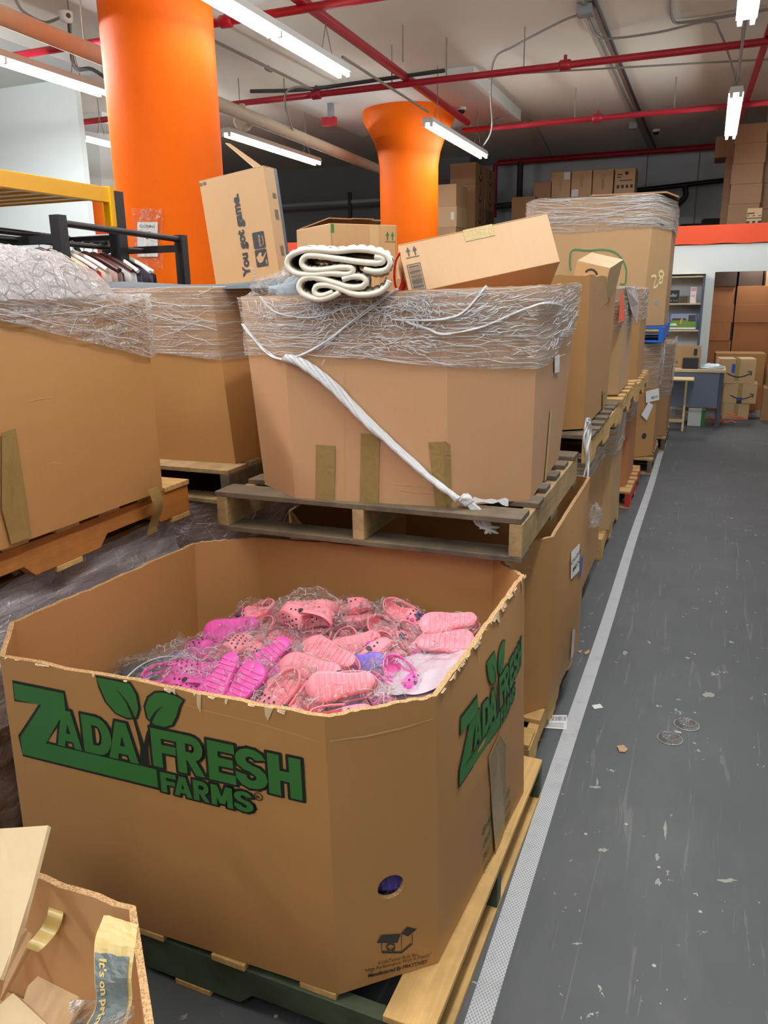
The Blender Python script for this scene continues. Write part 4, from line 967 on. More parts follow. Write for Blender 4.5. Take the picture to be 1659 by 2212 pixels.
m = MB(); m.slab([(-gw/2+.01, gd/2, hh), (gw/2, gd/2, hh), (gw/2-.02, -gd/2+.08, hh+.02), (-gw/2+.06, -gd/2+.14, hh+.028)], (0, 0, .004)); m.slab([(0, -gd/2+.1, hh+.026), (.05, -gd/2+.06, hh+.022), (.09, -gd/2+.1, hh+.026), (.04, -gd/2+.16, hh+.03)], (0, 0, .003)); m.build('flap', K['dull'], A, True)

# tilted box with shiny tape
tsz = (.469, .17, .161); tr_ = (-.442, -.189, .441)
_tc = Vector((-.686, 2.5, 1.685))+Euler(tr_).to_matrix() @ Vector((0, .013, -tsz[2]/2))
Tb = carton('tan box lying tilted on the bin rim, shiny tape on its top edge', tsz, _tc, tr_, K['tan'])
f = face(Tb, tsz); m = MB(); arrows(m, -.198, .035, .034, f); barcode(m, -.222, -.082, -.180, .012, f, vertical=True, seed=8); m.build('printed_mark', M_ink, Tb, True)
m = MB(); m.box(-.03, .062, -tsz[1]/2-.0015, -tsz[1]/2, tsz[2]-.034, tsz[2]+.005); m.box(-.03, .062, -tsz[1]/2, tsz[1]/2, tsz[2]+.0036, tsz[2]+.005); m.build('packing_tape', M_cleartape, Tb, True)
# small box in the tall open bin
ssz = (.159, .212, .162); sr_ = (.211, .241, -.125)
_scn = Vector((-.469*4/3.7, 4.0, 1.6+.057*4/3.7))+Euler(sr_).to_matrix() @ Vector((0, 0, -ssz[2]/2))
Sb = carton('small pale box poking out of the tall open bin', ssz, _scn, sr_, K['pale'])
f = face(Sb, ssz); m = MB(); stroke(m, [(.0+.03*math.cos(k*PI/8+.4), .03+.03*math.sin(k*PI/8+.4)) for k in range(7)], .009, f); line_text(m, 'LT', 0, 0, .012, face(Sb, ssz, 'right')); m.build('printed_mark', M_ink, Sb, True)

# cream rug, folded zig-zag, hanging a little over the front rim
def rugpts(L): return [atY(560+x/5.18, 520+y/5.18, 2.055) for x, y in L]
PA = rugpts([(1180, 322), (1300, 345), (1420, 325), (1468, 245), (1420, 160), (1260, 112), (1080, 98), (880, 118), (680, 105), (500, 108), (360, 165), (315, 240), (345, 320), (440, 372), (620, 382), (800, 366), (990, 376), (1050, 345), (1030, 305), (900, 302), (760, 322), (640, 330), (540, 318), (482, 268), (490, 205), (550, 168), (680, 172), (900, 204), (1100, 234), (1300, 250), (1388, 235), (1380, 196), (1300, 182)])
PB = rugpts([(1460, 450), (1425, 520), (1330, 580), (1180, 605), (1040, 590), (900, 535), (770, 498), (660, 505), (620, 555), (650, 605), (720, 615), (830, 575)])
PC = rugpts([(905, 578), (800, 628), (680, 655), (560, 630), (475, 580), (448, 510), (485, 440), (580, 408), (720, 432), (880, 482), (1020, 520), (1150, 512), (1200, 455), (1150, 408), (1040, 402), (940, 432)])
M_rug = plain('cream_shag', srgb(232, 226, 212), .95, var=.12, nscale=60, bump=.9)
M_bind = plain('cream_binding', srgb(238, 232, 218), .9, var=.06, nscale=80, bump=.4)
R_ = thing('rug', 'cream shag rug folded in loops on the front of the film tied bin', 'rug', atY(735, 640, 2.2))
rm, bm = MB(), MB()
for P_, dep in ((PA, .40), (PB, .36), (PC, .38)):
    q = smooth_path(P_, 5); n_ = len(q); c0 = sum(q, Vector())/n_
    for side_, th in ((1, .0080), (-1, .0065)):
        def fn(a, b, q=q, side_=side_, th=th, dep=dep):
            i = min(int(a*(n_-1)+.5), n_-1); p = q[i]; t = (q[min(i+1, n_-1)]-q[max(i-1, 0)]).normalized(); nn = Vector((-t.z, 0, t.x))
            sh_ = .0055*abs(math.sin(b*34+2*noise.noise(p*30)))*abs(math.sin(i*1.05)) if side_ < 0 else .001*nz((i*.3, b*20, 0))
            return p+nn*side_*(th+sh_)+Vector((-.40*b*dep, dep*b, .012*math.sin(b*3)))
        rm.grid(n_, 26, fn, 0, True)
    bm.tube([p+Vector((0, -.002, 0)) for p in q], .0080, 8)
rm.build('pile_sheet', M_rug, R_); bm.build('edge_binding', M_bind, R_)
# bag of grey goods and red strap beside the rug
bag = thing('plastic_bag', 'clear bag of grey fabric on the left corner of the film tied bin', 'plastic bag', (-1.28, 2.33, 1.60))
bc = Vector((-1.20, 2.34, 1.60))
def blob(c, rx, ry, rz, amp, sc_, seed, zmin=-.3):
    def fn(a, b):
        an, ph = a*2*PI, b*PI; d = Vector((math.cos(an)*math.sin(ph), math.sin(an)*math.sin(ph), max(zmin, math.cos(ph))))
        k = 1+amp*noise.noise(d*sc_+Vector((seed, seed*2, 0)))+amp*.4*noise.noise(d*sc_*3+Vector((seed, 0, 5)))+amp*.34*abs(noise.noise(d*sc_*7+Vector((seed, 3, 5))))
        return c+Vector((d.x*rx*k, d.y*ry*k, d.z*rz*k))
    return fn
MB().grid(40, 20, blob(bc, .115, .10, .060, .3, 2, 1), 0, True, True).build('grey_fabric', plain('grey_fabric', srgb(138, 150, 160), .9, bump=.5), bag)
m = MB(); m.grid(60, 28, blob(bc+Vector((-.02, -.01, .004)), .165, .12, .068, .45, 3, 2), 0, True, True); m.grid(10, 8, lambda a, b: bc+Vector((-.17-.03*a+.01*b, -.03+.06*b, .035+.05*a+.012*math.sin(b*6))), 0); m.build('bag_film', F_bag, bag)
m = MB(); c0 = atY(862, 560, 2.36)
m.tube(smooth_path([c0+Vector((.004, 0, .02)), c0+Vector((-.012, 0, -.01)), c0+Vector((-.016, 0, -.06)), c0+Vector((-.006, .01, -.10)), c0+Vector((.006, .03, -.06)), c0+Vector((.010, .03, .01))], 5), .009, 6, flat=.25)
tag(m.build('red_strap', plain('red_webbing', srgb(214, 24, 32), .5)), 'red webbing strap between the rug and the tilted tan box', 'strap')

# ================================================================== bagged clogs
def foot_w(t):      # half outline width
    if t < .5: w_ = .027+.006*t-.004*math.sin(t*2*PI)
    else: w_ = .031+.008*math.sin((t-.5)/.38*PI/2) if t < .88 else .039
    e = 1.0
    if t < .16: e = math.sqrt(max(0, 1-((.16-t)/.16)**2))
    if t > .76: e = math.sqrt(max(0, 1-((t-.76)/.242)**2))
    return max(.004, w_*e)
CL = .170
def clog_body():
    mb = MB(); NS = 26; ts = [i/(NS-1) for i in range(NS)]; rows = []
    def sm(a, b, x): x = min(1, max(0, (x-a)/(b-a))); return x*x*(3-2*x)
    for t in ts:
        w_ = foot_w(t); rim = .030+.012*sm(.15, .0, t)+.014*sm(.25, .5, t)*(1-sm(.62, 1.0, t)); k = sm(.44, .52, t)
        dome = .066-.036*sm(.55, 1.0, t)**1.2
        if t > .9: rim = min(rim, .030); dome = min(dome, .046-.02*(t-.9)*10)
        prof = [(-.84, 0), (-1.0, .004), (-1.03, .012), (-1.0, .016), (-.98, rim*.7), (-.93, rim)]
        inner = [(-.86, rim), (-.80, .020), (-.45, .014), (0, .013), (.45, .014), (.80, .020), (.86, rim)]
        domeP = [(u, rim+(dome-rim)*(1-abs(u/.93)**2.2)) for u, _ in inner]
        mid = [(u, z*(1-k)+dz*k) for (u, z), (_, dz) in zip(inner, domeP)]
        full = prof+mid+[(-u, z) for u, z in prof[::-1]]
        rows.append([((t-.5)*CL, u*w_, z) for u, z in full])
    n_ = len(rows[0]); vs = [p for r in rows for p in r]
    mb.add(vs, [(i*n_+k, i*n_+(k+1) % n_, (i+1)*n_+(k+1) % n_, (i+1)*n_+k) for i in range(NS-1) for k in range(n_)], 0, True)
    mb.add(rows[0], [tuple(range(n_))]); mb.add(rows[-1], [tuple(range(n_))[::-1]])
    for i, t in enumerate((.60, .67, .74, .81, .88)):       # vent holes over the toe
        for u in ((-.45, 0, .45) if i % 2 else (-.62, -.22, .22, .62)):
            w_ = foot_w(t); rim = .030+.014*(1-sm(.62, 1.0, t)); dome = .066-.036*sm(.55, 1.0, t)**1.2
            z = rim+(dome-rim)*(1-abs(u/.93)**2.2); mb.disc(((t-.5)*CL, u*w_, z-.0002), (.25, u*.5, 1), .0032, 8, 1, .0012)
    for s in (-1, 1):
        for t in (.56, .64, .72): mb.disc(((t-.5)*CL, s*foot_w(t)*.985, .030), (0, s, .2), .0032, 8, 1, .0012)
    for k in range(9):        # sole ribs
        t = .14+.085*k; w_ = foot_w(t)*.82; mb.box((t-.5)*CL-.003, (t-.5)*CL+.003, -w_, w_, -.0022, .001)
    return mb
def rubber(name, col):
    t = NT(name); co = t.coords(); return t.done(t.princ(t.mix(t.noise(14, co), sc(col, .94), sc(col, 1.05)), .45, 0, None, Subsurface_Weight=0.0))
M_pink = rubber('pink_foam', srgb(255, 152, 168)); M_mag = rubber('magenta_foam', srgb(240, 88, 186)); M_pur = rubber('purple_foam', srgb(128, 106, 216))
M_hole = plain('dark_hole', srgb(70, 30, 50), .8); M_rivet = plain('black_rivet', srgb(32, 34, 42), .35); M_stripe = plain('white_stripe', srgb(250, 220, 228), .5)
M_charm = [plain('navy_charm', srgb(40, 36, 96), .4), plain('red_charm', srgb(214, 24, 40), .35), plain('hot_pink_charm', srgb(250, 60, 190), .4)]
_cm = {}
def clog(parent, mat, rot, loc, charm, stripe):
    if 'b' not in _cm: _cm['b'] = clog_body()
    key = ('b', mat.name)
    if key not in _cm: _cm[key] = _cm['b'].mesh('clog', [mat, M_hole])
    c = bpy.data.objects.new('clog', _cm[key]); COL.objects.link(c); c.parent = parent; c.location = loc; c.rotation_euler = rot; LOC[c.name] = Vector()
    def sub(nm, key, mt, make):
        k2 = (key, mt.name)
        if k2 not in _cm: _cm[k2] = make().mesh(nm, [mt])
        o = bpy.data.objects.new(nm, _cm[k2]); COL.objects.link(o); o.parent = c; LOC[o.name] = Vector()
    sub('heel_strap', 'strap', mat, lambda: MB().tube(smooth_path([(.006, .036, .036), (-.035, .034, .040), (-.068, .026, .046), (-.086, 0, .049), (-.068, -.026, .046), (-.035, -.034, .040), (.006, -.036, .036)], 4), .0085, 8, side=.35))
    for s in (-1, 1): sub('rivet', 'rivet%d' % s, M_rivet, lambda: MB().disc((.006, s*.036, .036), (0, s, 0), .0078, 14, 0, .004))
    if stripe: sub('side_stripe', 'stripe', M_stripe, lambda: MB().tube([((t-.5)*CL, s_*foot_w(t)*1.03, .019) for s_, t in [(1, .12+.86*k/24) for k in range(25)]+[(-1, .98-.86*k/24) for k in range(25)]], .0022, 5))
    if charm:
        sub('charm', 'ch0', M_charm[0], lambda: MB().box(.030, .044, -.004, .018, .056, .0615).box(.044, .050, -.002, .012, .053, .059))
        sub('charm', 'ch1', M_charm[1], lambda: MB().lathe([(.001, .057), (.006, .055), (.007, .051), (.005, .046)], (.058, -.010, 0), 10))
        sub('charm', 'ch2', M_charm[2], lambda: MB().lathe([(.001, .062), (.006, .060), (.007, .055), (.006, .050)], (.030, -.018, 0), 10))
    return c
def bag_mesh(seed):
    mb = MB(); f = blob(Vector((0, 0, .043)), .108, .084, .054, .26, 2.4, seed, -1)
    mb.grid(56, 30, f, 0, False, True)
    r_ = random.Random(seed*7)
    for _ in range(95):  # pale fold tubes that stand in for white highlights on the bag
        a, b = r_.random(), .12+.76*r_.random(); da, db = r_.uniform(-.07, .07), r_.uniform(-.10, .10); pts = []
        for k in range(5):
            q = Vector(f((a+da*k/4) % 1, min(.98, max(.02, b+db*k/4+.012*math.sin(k*2)))))
            pts.append(Vector((0, 0, .043))+(q-Vector((0, 0, .043)))*1.012)
        w0 = r_.uniform(.0005, .0012); mb.tube(pts, [w0*.4, w0, w0, w0, w0*.4], 4, 1)
    for s in (-1, 1):
        mb.grid(10, 9, lambda a, b: Vector((s*(.085+.045*a), -.05+.10*b*(1+.3*a), .045+.02*math.sin(b*9+seed)*(.3+a)+.02*a*s*math.sin(seed))), 0, True)
    return mb
PACK = {}
def proto_pack(key):
    col, pose, charm, stripe, seed = key
    t = thing('bagged_clogs', 'pair of clogs in a clear bag', 'clogs', (0, 0, -5), group='bagged clogs in the front bin'); LOC[t.name] = Vector()
    mat = {'p': M_pink, 'm': M_mag, 'u': M_pur}[col]
    if pose == 'tops':  P2 = [((.1, 0, 0), (.004, -.036, .008)), ((-.1, 0, .12), (-.006, .040, .008))]
    elif pose == 'soles': P2 = [((PI+.15, 0, 0), (0, -.036, .078)), ((PI-.15, 0, PI+.1), (0, .038, .078))]
    elif pose == 'side': P2 = [((PI/2+.25, 0, 0), (0, .030, .042)), ((-PI/2+.1, 0, PI), (0, -.012, .050))]
    else: P2 = [((.5, .1, 0), (0, -.030, .022)), ((PI-.5, 0, PI), (.0, .036, .082))]
    for r, l in P2: clog(t, mat, r, l, charm, stripe)
    bag_mesh(seed).build('bag', [F_bag, M_strand_glint], t, True); PACK[key] = t; return t
packs = [  # px, py, height, colour, pose, charm, stripe, yaw deg, tilt x, tilt y, label
 (545, 1345, .610, 'p', 'tops', 1, 0, 200, .55, -.5, 'bagged pink clogs with charms at the back left of the heap, toes forward'),
 (668, 1320, .680, 'p', 'side', 0, 0, 10, .2, .05, 'bagged pink clogs lying on top at the back of the heap, soles outward'),
 (652, 1362, .610, 'p', 'soles', 0, 0, 185, .5, 0, 'bagged pink clogs just below the topmost bag at the back'),
 (752, 1342, .630, 'p', 'side', 0, 0, 215, .3, .2, 'bagged pink clogs showing a black rivet, right of the topmost bag'),
 (862, 1352, .640, 'p', 'tops', 1, 1, 335, .5, .25, 'bagged pink clogs with heel strap and charms facing right, back right of the heap'),
 (968, 1378, .640, 'p', 'soles', 0, 0, 10, .35, -.1, 'bagged pink clogs soles up at the far right against the bin wall'),
 (590, 1405, .590, 'p', 'side', 0, 0, 350, .4, 0, 'bagged pink clogs lying sideways with vent holes up, left of centre'),
 (705, 1400, .600, 'p', 'tops', 0, 1, 265, .2, .3, 'bagged pink pair with white stripes, toes facing forward at the centre'),
 (505, 1392, .570, 'm', 'mix', 0, 0, 30, .3, .1, 'bagged magenta clogs tucked under the charmed pink pair at back left'),
 (432, 1425, .580, 'm', 'tops', 0, 0, 170, .3, 0, 'bagged magenta clogs at the upper left end of the heap'),
 (515, 1425, .590, 'p', 'tops', 0, 0, 60, .5, .3, 'bagged pink clogs with the foot opening facing forward, left side'),
 (868, 1408, .605, 'p', 'tops', 1, 1, 310, .45, .35, 'bagged pink clogs with a white stripe and charms, right of centre'),
 (775, 1430, .580, 'p', 'mix', 0, 0, 40, .2, 0, 'bagged pink clogs at the centre with small toe showing'),
 (822, 1442, .590, 'p', 'side', 1, 0, 250, .3, .2, 'bagged pink clogs upright with a black rivet at the centre right'),
 (425, 1460, .590, 'm', 'side', 0, 0, 15, .45, 0, 'bagged magenta clogs lying lengthwise, left of the heap'),
 (595, 1452, .590, 'm', 'soles', 0, 0, 60, .4, .2, 'bagged magenta clogs with ridged soles at the middle left'),
 (695, 1445, .630, 'p', 'soles', 0, 0, 340, .3, 0, 'bagged pink clogs soles up, second row from the front'),
 (660, 1482, .640, 'p', 'soles', 0, 0, 355, .35, 0, 'largest looking bagged pink clogs, soles up at the front centre'),
 (375, 1478, .590, 'm', 'tops', 0, 0, 20, .4, 0, 'bagged magenta clogs lowest at the left front rim'),
 (505, 1492, .620, 'm', 'soles', 0, 0, 80, .5, 0, 'bagged magenta clogs soles outward above the printed leaves'),
 (622, 1522, .640, 'p', 'tops', 0, 0, 250, .5, .1, 'bagged pink clogs with the opening toward the front rim'),
 (740, 1525, .650, 'p', 'mix', 0, 0, 20, .3, 0, 'bagged pink clogs at the front corner of the rim'),
 (852, 1492, .620, 'm', 'tops', 1, 0, 320, .5, .2, 'bagged magenta clogs with red charms by the front right corner'),
 (925, 1412, .575, 'm', 'side', 0, 0, 40, .2, 0, 'bagged magenta clogs half under the white mailer'),
 (775, 1478, .575, 'u', 'mix', 0, 0, 30, .3, 0, 'bagged purple blue clogs in the gap at the front centre'),
 (372, 1440, .545, 'u', 'side', 0, 0, 25, .3, 0, 'bagged blue purple clogs at the left tip of the heap'),
]
sd = {}
for i, (px, py, z, col, pose, charm, stripe, yaw, tx_, ty_, lab) in enumerate(packs):
    key = (col, pose, charm, stripe, 1+i % 3)
    o = PACK.get(key)
    if o is None: o = proto_pack(key)
    else: o = copy_tree(o)
    R3 = Matrix.Rotation(.30+.45*abs(tx_), 3, 'X') @ Matrix.Rotation(ty_*.5, 3, 'Y') @ Matrix.Rotation(math.radians(yaw), 3, 'Z'); cpos = atZ(px, py, z)
    o.location = cpos-R3 @ Vector((0, 0, .045)); o.rotation_euler = R3.to_euler(); o['label'] = lab
# one more pair, seen through the hand hole
hc = cp_.pt(hu, hv); o = proto_pack(('u', 'soles', 0, 0, 2)); o['label'] = 'bagged purple clogs seen through the round hole near the bin bottom'
o.rotation_euler = (PI/2-.5, 0, math.atan2(cp_.n.y, cp_.n.x)+PI/2); R3 = o.rotation_euler.to_matrix(); o.location = hc-cp_.n*.095-R3 @ Vector((0, 0, .045))
# white mailer and the grey bag at the ends of the heap
mm = MB(); mc = atZ(955, 1425, .655)
mm.grid(30, 22, lambda a, b: mc+Vector((-.14+.20*a+.03*b, -.18+.30*b, -.035+.10*a*a*.6+.012*nz((a*4, b*4, 0), 1.5, 3)+.018*math.sin(b*4))), 0)
mm.grid(30, 22, lambda a, b: mc+Vector((-.14+.20*a+.03*b, -.18+.30*b, -.047+.10*a*a*.6+.012*nz((a*4, b*4, 0), 1.5, 3)+.018*math.sin(b*4))), 0)
ml = tag(mm.build('poly_mailer', plain('white_poly', srgb(200, 184, 196), .25, var=.06, bump=.35)), 'white poly mailer with a printed notice at the right of the clogs', 'mailer')
mt = MB(); mfr = lambda u, v, n: mc+Vector((-.14+.20*u+.03*v, -.18+.30*v, -.031+.06*u*u+.012*nz((u*4, v*4, 0), 1.5, 3)+.018*math.sin(v*4)))
vs, fs = text2d('WARNING'); bx = bounds(vs)
mt.add([mfr(.42+.30*(x-bx[0])/(bx[2]-bx[0]), .60+.04*y, 0) for x, y in vs], fs) ; stroke(mt, [(.38, .56), (.76, .56), (.74, .70), (.40, .70)], .006, mfr, 0, closed=True); mt.build('printed_notice', M_ink, ml)
gb = thing('plastic_bag', 'clear bag of dark folded stuff at the left tip of the clog heap', 'plastic bag', atZ(320, 1462, .55))
gbc = atZ(318, 1462, .56)
MB().grid(30, 16, blob(gbc, .085, .06, .035, .4, 2, 5), 0, True, True).build('dark_goods', plain('dark_slate_goods', srgb(70, 80, 92), .6, var=.4), gb)
m = MB(); m.grid(48, 22, blob(gbc+Vector((.01, 0, .008)), .12, .09, .05, .4, 3, 6), 0, True, True); m.build('bag_film', F_bag, gb)
m = MB(); m.tube(smooth_path([atZ(262, 1475, .60), atZ(300, 1440, .60), atZ(345, 1420, .60), atZ(400, 1418, .60)], 5), .0022, 5); tag(m.build('cord', M_white), 'thin white cord curving at the left of the clog heap', 'cord')

# ================================================================== open bin at the near left corner
b_ = [(-1.45, .20), (-.60, .12), (-.44, .42), (-.62, .665), (-.815, .862), (-1.45, .872)]
NB_, NP = bulk_bin('open scrap bin with peeling printed tape at the near left corner', b_, b_, 0, .60, K['tan'], ragged=.006, wall=.012, ks=16, fill=.30)
fl = MB(); fl.slab([atZ(0, 1790, .70), atZ(104, 1783, .70), atZ(78, 1885, .655), atZ(50, 1990, .60), atZ(0, 2115, .56)], Vector((.002, .004, -.006))); f = fl.build('flap', K['cream'], NB_); f['label'] = 'pale flap standing up'
fl = MB(); fl.slab([atZ(45, 1960, .50), atZ(105, 1950, .50), atZ(95, 1985, .48), atZ(0, 2160, .40), atZ(0, 2060, .46)], Vector((.002, .004, -.006))); fl.build('flap', K['tan'], NB_)
fl = MB(); fl.slab([atZ(0, 2070, .56), atZ(18, 2075, .56), atZ(0, 2110, .56)], Vector((0, .003, -.004))); fl.build('flap', K['pale'], NB_) if False else None
fl = MB(); fl.slab([atZ(60, 2130, .36), atZ(110, 2080, .38), atZ(205, 2040, .40), atZ(208, 2130, .36), atZ(150, 2212, .34), atZ(20, 2260, .32)], Vector((0, .003, -.006))); fl.build('flap', K['pale'], NB_)
fl = MB(); fl.slab([atZ(0, 2170, .42), atZ(28, 2145, .42), atZ(60, 2170, .40), atZ(120, 2230, .38), atZ(0, 2270, .38)], Vector((0, .003, -.005))); fl.build('flap', K['cream'], NB_)
tp = MB()
def strip(L, R, k=6, n=.0):
    Lp, Rp = smooth_path(L, k), smooth_path(R, k); m_ = min(len(Lp), len(Rp))
    def at_(P_, a):
        f_ = min(max(a, 0), .9999)*(m_-1); i_ = int(f_); return P_[i_].lerp(P_[i_+1], f_-i_)
    return lambda a, b: at_(Lp, a)*(1-b)+at_(Rp, a)*b+CU*.004*nz((a*6, b*3, 0), 2, 4)
La = [atZ(224, 1975, .605), atZ(205, 2032, .59), atZ(204, 2110, .56), atZ(206, 2175, .53), atZ(170, 2240, .50)]
Ra = [atZ(298, 1998, .606), atZ(292, 2045, .598), atZ(284, 2110, .57), atZ(285, 2165, .54), atZ(262, 2250, .51)]
sfn = strip(La, Ra); tp.grid(24, 7, sfn, 0, False); t2 = tp.build('packing_tape', M_tapelight, NB_)
pt = MB(); pt.grid(18, 7, lambda a, b: sfn(.33+.62*a, .03+.86*b)-CF*.0025, 0, False); pt.build('printed_tape_patch', plain('slate_tape_print', srgb(86, 96, 98), .35, var=.2, bump=.4), NB_)
lt = MB(); vs, fs = text2d("It's on prime", .03); bx = bounds(vs); lt.add([sfn(.36+.60*(x-bx[0])/(bx[2]-bx[0]), .10+.26*(y-bx[1])/(bx[3]-bx[1]))-CF*.0045 for x, y in vs], fs); lt.build('printed_text', M_tapelight, NB_)
cl = MB(); cl.grid(16, 12, lambda a, b: atZ(150+140*a, 2160+80*b, .52+.02*math.sin(a*7+b*5)), 0); cl.build('crumpled_plastic', F_chaos, NB_)
ct = MB(); ct.grid(12, 6, lambda a, b: atZ(105+32*b-55*a*a, 1955+(90*a)+12*b, .545-.05*a+.01*math.sin(a*9)), 0); ct.build('tape_end', M_tapelight, NB_)

# ================================================================== office corner
dk = thing('desk', 'grey desk with pale wood top beside the white doorway', 'desk', (-.25, 10.3, 0))
MB().box(-.78, .262, 10.08, 10.62, .655, .69).build('desk_top', K['cream'], dk, bevel=.004)
M_gpanel = plain('grey_blue_panel', srgb(106, 116, 134), .5, var=.06); M_gdark = plain('dark_grey_metal', srgb(72, 80, 94), .45)
MB().box(-.70, .20, 10.10, 10.12, .24, .655).build('modesty_panel', M_gpanel, dk)
for x in (-.74, .225):
    m = MB(); m.box(x-.022, x+.022, 10.12, 10.16, .02, .655); m.box(x-.03, x+.03, 10.10, 10.6, 0, .03); m.box(x-.022, x+.022, 10.54, 10.58, .02, .655); m.build('leg', M_gdark, dk)
tt = thing('tray_table', 'small folding wooden tray table in front of the desk', 'table', (-.28, 9.93, 0))
W_pale = wood('pale_table_wood', srgb(226, 202, 156), srgb(196, 168, 118), 'x', .2)
MB().box(-.52, -.075, 9.74, 10.04, .585, .605).build('table_top', W_pale, tt, bevel=.008)
for x in (-.155, -.46):
    for y0, y1 in ((9.76, 10.0), (10.0, 9.76)): MB().slab([(x-.012, y0-.01, 0), (x-.012, y0+.015, 0), (x-.012, y1+.015, .585), (x-.012, y1-.01, .585)], (.022, 0, 0)).build('leg', W_pale, tt)
MB().box(-.46, -.155, 9.77, 9.79, .10, .135).build('stretcher', W_pale, tt); MB().box(-.42, -.19, 9.86, 9.92, .565, .584).build('table_rail', W_pale, tt)
# wall shelves
sv = thing('bookcase', 'grey steel shelf unit standing in the partition opening', 'shelf', (-.40, 11.45, 0))
for x in (-.80, -.075): MB().box(x-.015, x+.015, 11.25, 11.60, 0, 1.775).build('side_panel', M_gdark, sv)
MB().box(-.8, -.07, 11.59, 11.60, 0, 1.77).build('back_panel', plain('pale_grey_panel', srgb(232, 234, 234), .6), sv)
for z in (.36, .70, 1.075, 1.415, 1.755): MB().box(-.785, -.09, 11.24, 11.59, z, z+.018).build('shelf', K['cream'], sv)
def small(name, label, cat, x0, x1, y, z0, z1, mat, d=.06, extra=None, group='goods on the grey shelves'):
    t = thing(name, label, cat, ((x0+x1)/2, y, z0), group=group); s = (x1-x0, d, z1-z0)
    MB().box(-s[0]/2, s[0]/2, -d/2, d/2, 0, s[2]).build('box_body', mat, t, True, bevel=.002)
    if extra: extra(t, face(t, s), s)
    return t
def sx(px, y=11.32): return atY(px, 640, y).x
def shz(py, px, y=11.32): return atY(px, py, y).z
M_blk = plain('black_card', srgb(34, 34, 38), .5); M_pinkish = plain('pale_pink_card', srgb(236, 222, 224), .6, var=.1, nscale=30)
Z1, Z2, Z3 = 1.433, 1.093, .718
small('boxed_gift', 'black box with a crown print on the upper grey shelf', 'box', sx(1441), sx(1467), 11.34, Z1, Z1+.165, M_blk, extra=lambda t, f, s: (pr(t, M_grey, lambda m: (poly(m, [(-.04, .0), (.04, .0), (.05, .04), (.025, .02), (0, .045), (-.025, .02), (-.05, .04)], f), [m.disc(f(-.055+.036*k, -.05, 0), (0, -1, 0), .009, 10) for k in range(4)]))))
small('small_box', 'small dark brown box beside the crown print box', 'box', sx(1468), sx(1485), 11.34, Z1, Z1+.085, plain('dark_brown_card', srgb(74, 60, 46), .6))
small('carton_tube_box', 'tall pale pink box on the upper grey shelf', 'box', sx(1491), sx(1504), 11.34, Z1, Z1+.2, M_pinkish, extra=lambda t, f, s: pr(t, plain('rose_print', srgb(222, 160, 170), .6), lambda m: (rect(m, -.03, .05, .03, .09, f), rect(m, -.02, -.02, .02, .0, f))))
def pic(t, f, s):
    g = lambda c: plain('print_%d' % c[0], srgb(*c), .4, var=.25, nscale=40)
    pr(t, g((150, 165, 190)), lambda m: rect(m, -s[0]*.46, .02, s[0]*.46, s[2]*.46, f)); pr(t, g((112, 150, 60)), lambda m: rect(m, -s[0]*.46, -s[2]*.44, s[0]*.46, .02, f))
    pr(t, g((70, 66, 70)), lambda m: (rect(m, s[0]*.18, .0, s[0]*.44, s[2]*.38, f, .003), rect(m, -s[0]*.4, .015, s[0]*.1, .04, f, .003)))
    pr(t, g((222, 160, 110)), lambda m: poly(m, [(-.04, -.03), (-.02, -.035), (-.005, .03), (-.02, .045), (-.035, .02)], f, .0035))
    pr(t, g((232, 236, 224)), lambda m: (rect(m, -s[0]*.46, -s[2]*.46, s[0]*.46, -s[2]*.36, f, .003), poly(m, [(-s[0]*.45, -.03), (-s[0]*.25, -.02), (-s[0]*.2, -.055), (-s[0]*.45, -.055)], f, .0034)))
small('picture_box', 'boxed set with a green lawn picture on the middle grey shelf', 'box', sx(1450), sx(1511), 11.34, Z2, Z2+.215, plain('blue_card', srgb(36, 96, 168), .5), extra=pic)
small('slim_black_box', 'slim black box at the left end of the middle grey shelf', 'box', sx(1430), sx(1438), 11.34, Z2, Z2+.2, M_blk)
small('white_box', 'white box with a small picture on the lower grey shelf', 'box', sx(1438), sx(1460), 11.34, Z3, Z3+.14, M_paper, extra=lambda t, f, s: (pr(t, M_ink, lambda m: rect(m, -.05, .03, .05, .042, f)), pr(t, M_tape, lambda m: (m.disc(f(.03, -.02, 0), (0, -1, 0), .02, 12), rect(m, -.05, -.03, -.01, -.01, f)))))
small('dark_box', 'black and blue box on the lower grey shelf', 'box', sx(1479), sx(1497), 11.34, Z3, Z3+.16, M_blk, extra=lambda t, f, s: (pr(t, M_paper, lambda m: (poly(m, [(-.03, .02), (.03, .05), (.01, .015)], f), rect(m, -.035, -.02, .035, 0, f))), pr(t, M_blueink, lambda m: rect(m, -.045, -.075, .045, -.03, f))))
# on and under the desk
c_ = carton('open carton standing on the desk behind the black package', (.46, .24, .25), (-.26, 10.42, .69), (0, 0, 0), K['tan'], open_top=True)
f = face(c_, (.46, .24, .25)); pr(c_, M_ink, lambda m: (rect(m, -.08, -.055, -.02, -.048, f), rect(m, -.10, -.075, -.02, -.066, f), rect(m, .15, .02, .19, .1, f))); pr(c_, K['dull'], lambda m: rect(m, .03, -.125, .032, .125, f))
small('black_package', 'black wrapped package on the desk', 'package', atY(1475, 780, 10.2).x, atY(1509, 780, 10.2).x, 10.2, .69, .815, M_blk, .12, group=None)
m = MB(); m.grid(20, 14, blob(Vector((.10, 10.22, .705)), .125, .09, .045, .4, 3, 4), 0, True, True); tag(m.build('plastic_bag', plain('pale_blue_bag', srgb(206, 220, 226), .25, bump=.5)), 'crumpled pale plastic bag on the right end of the desk', 'plastic bag')
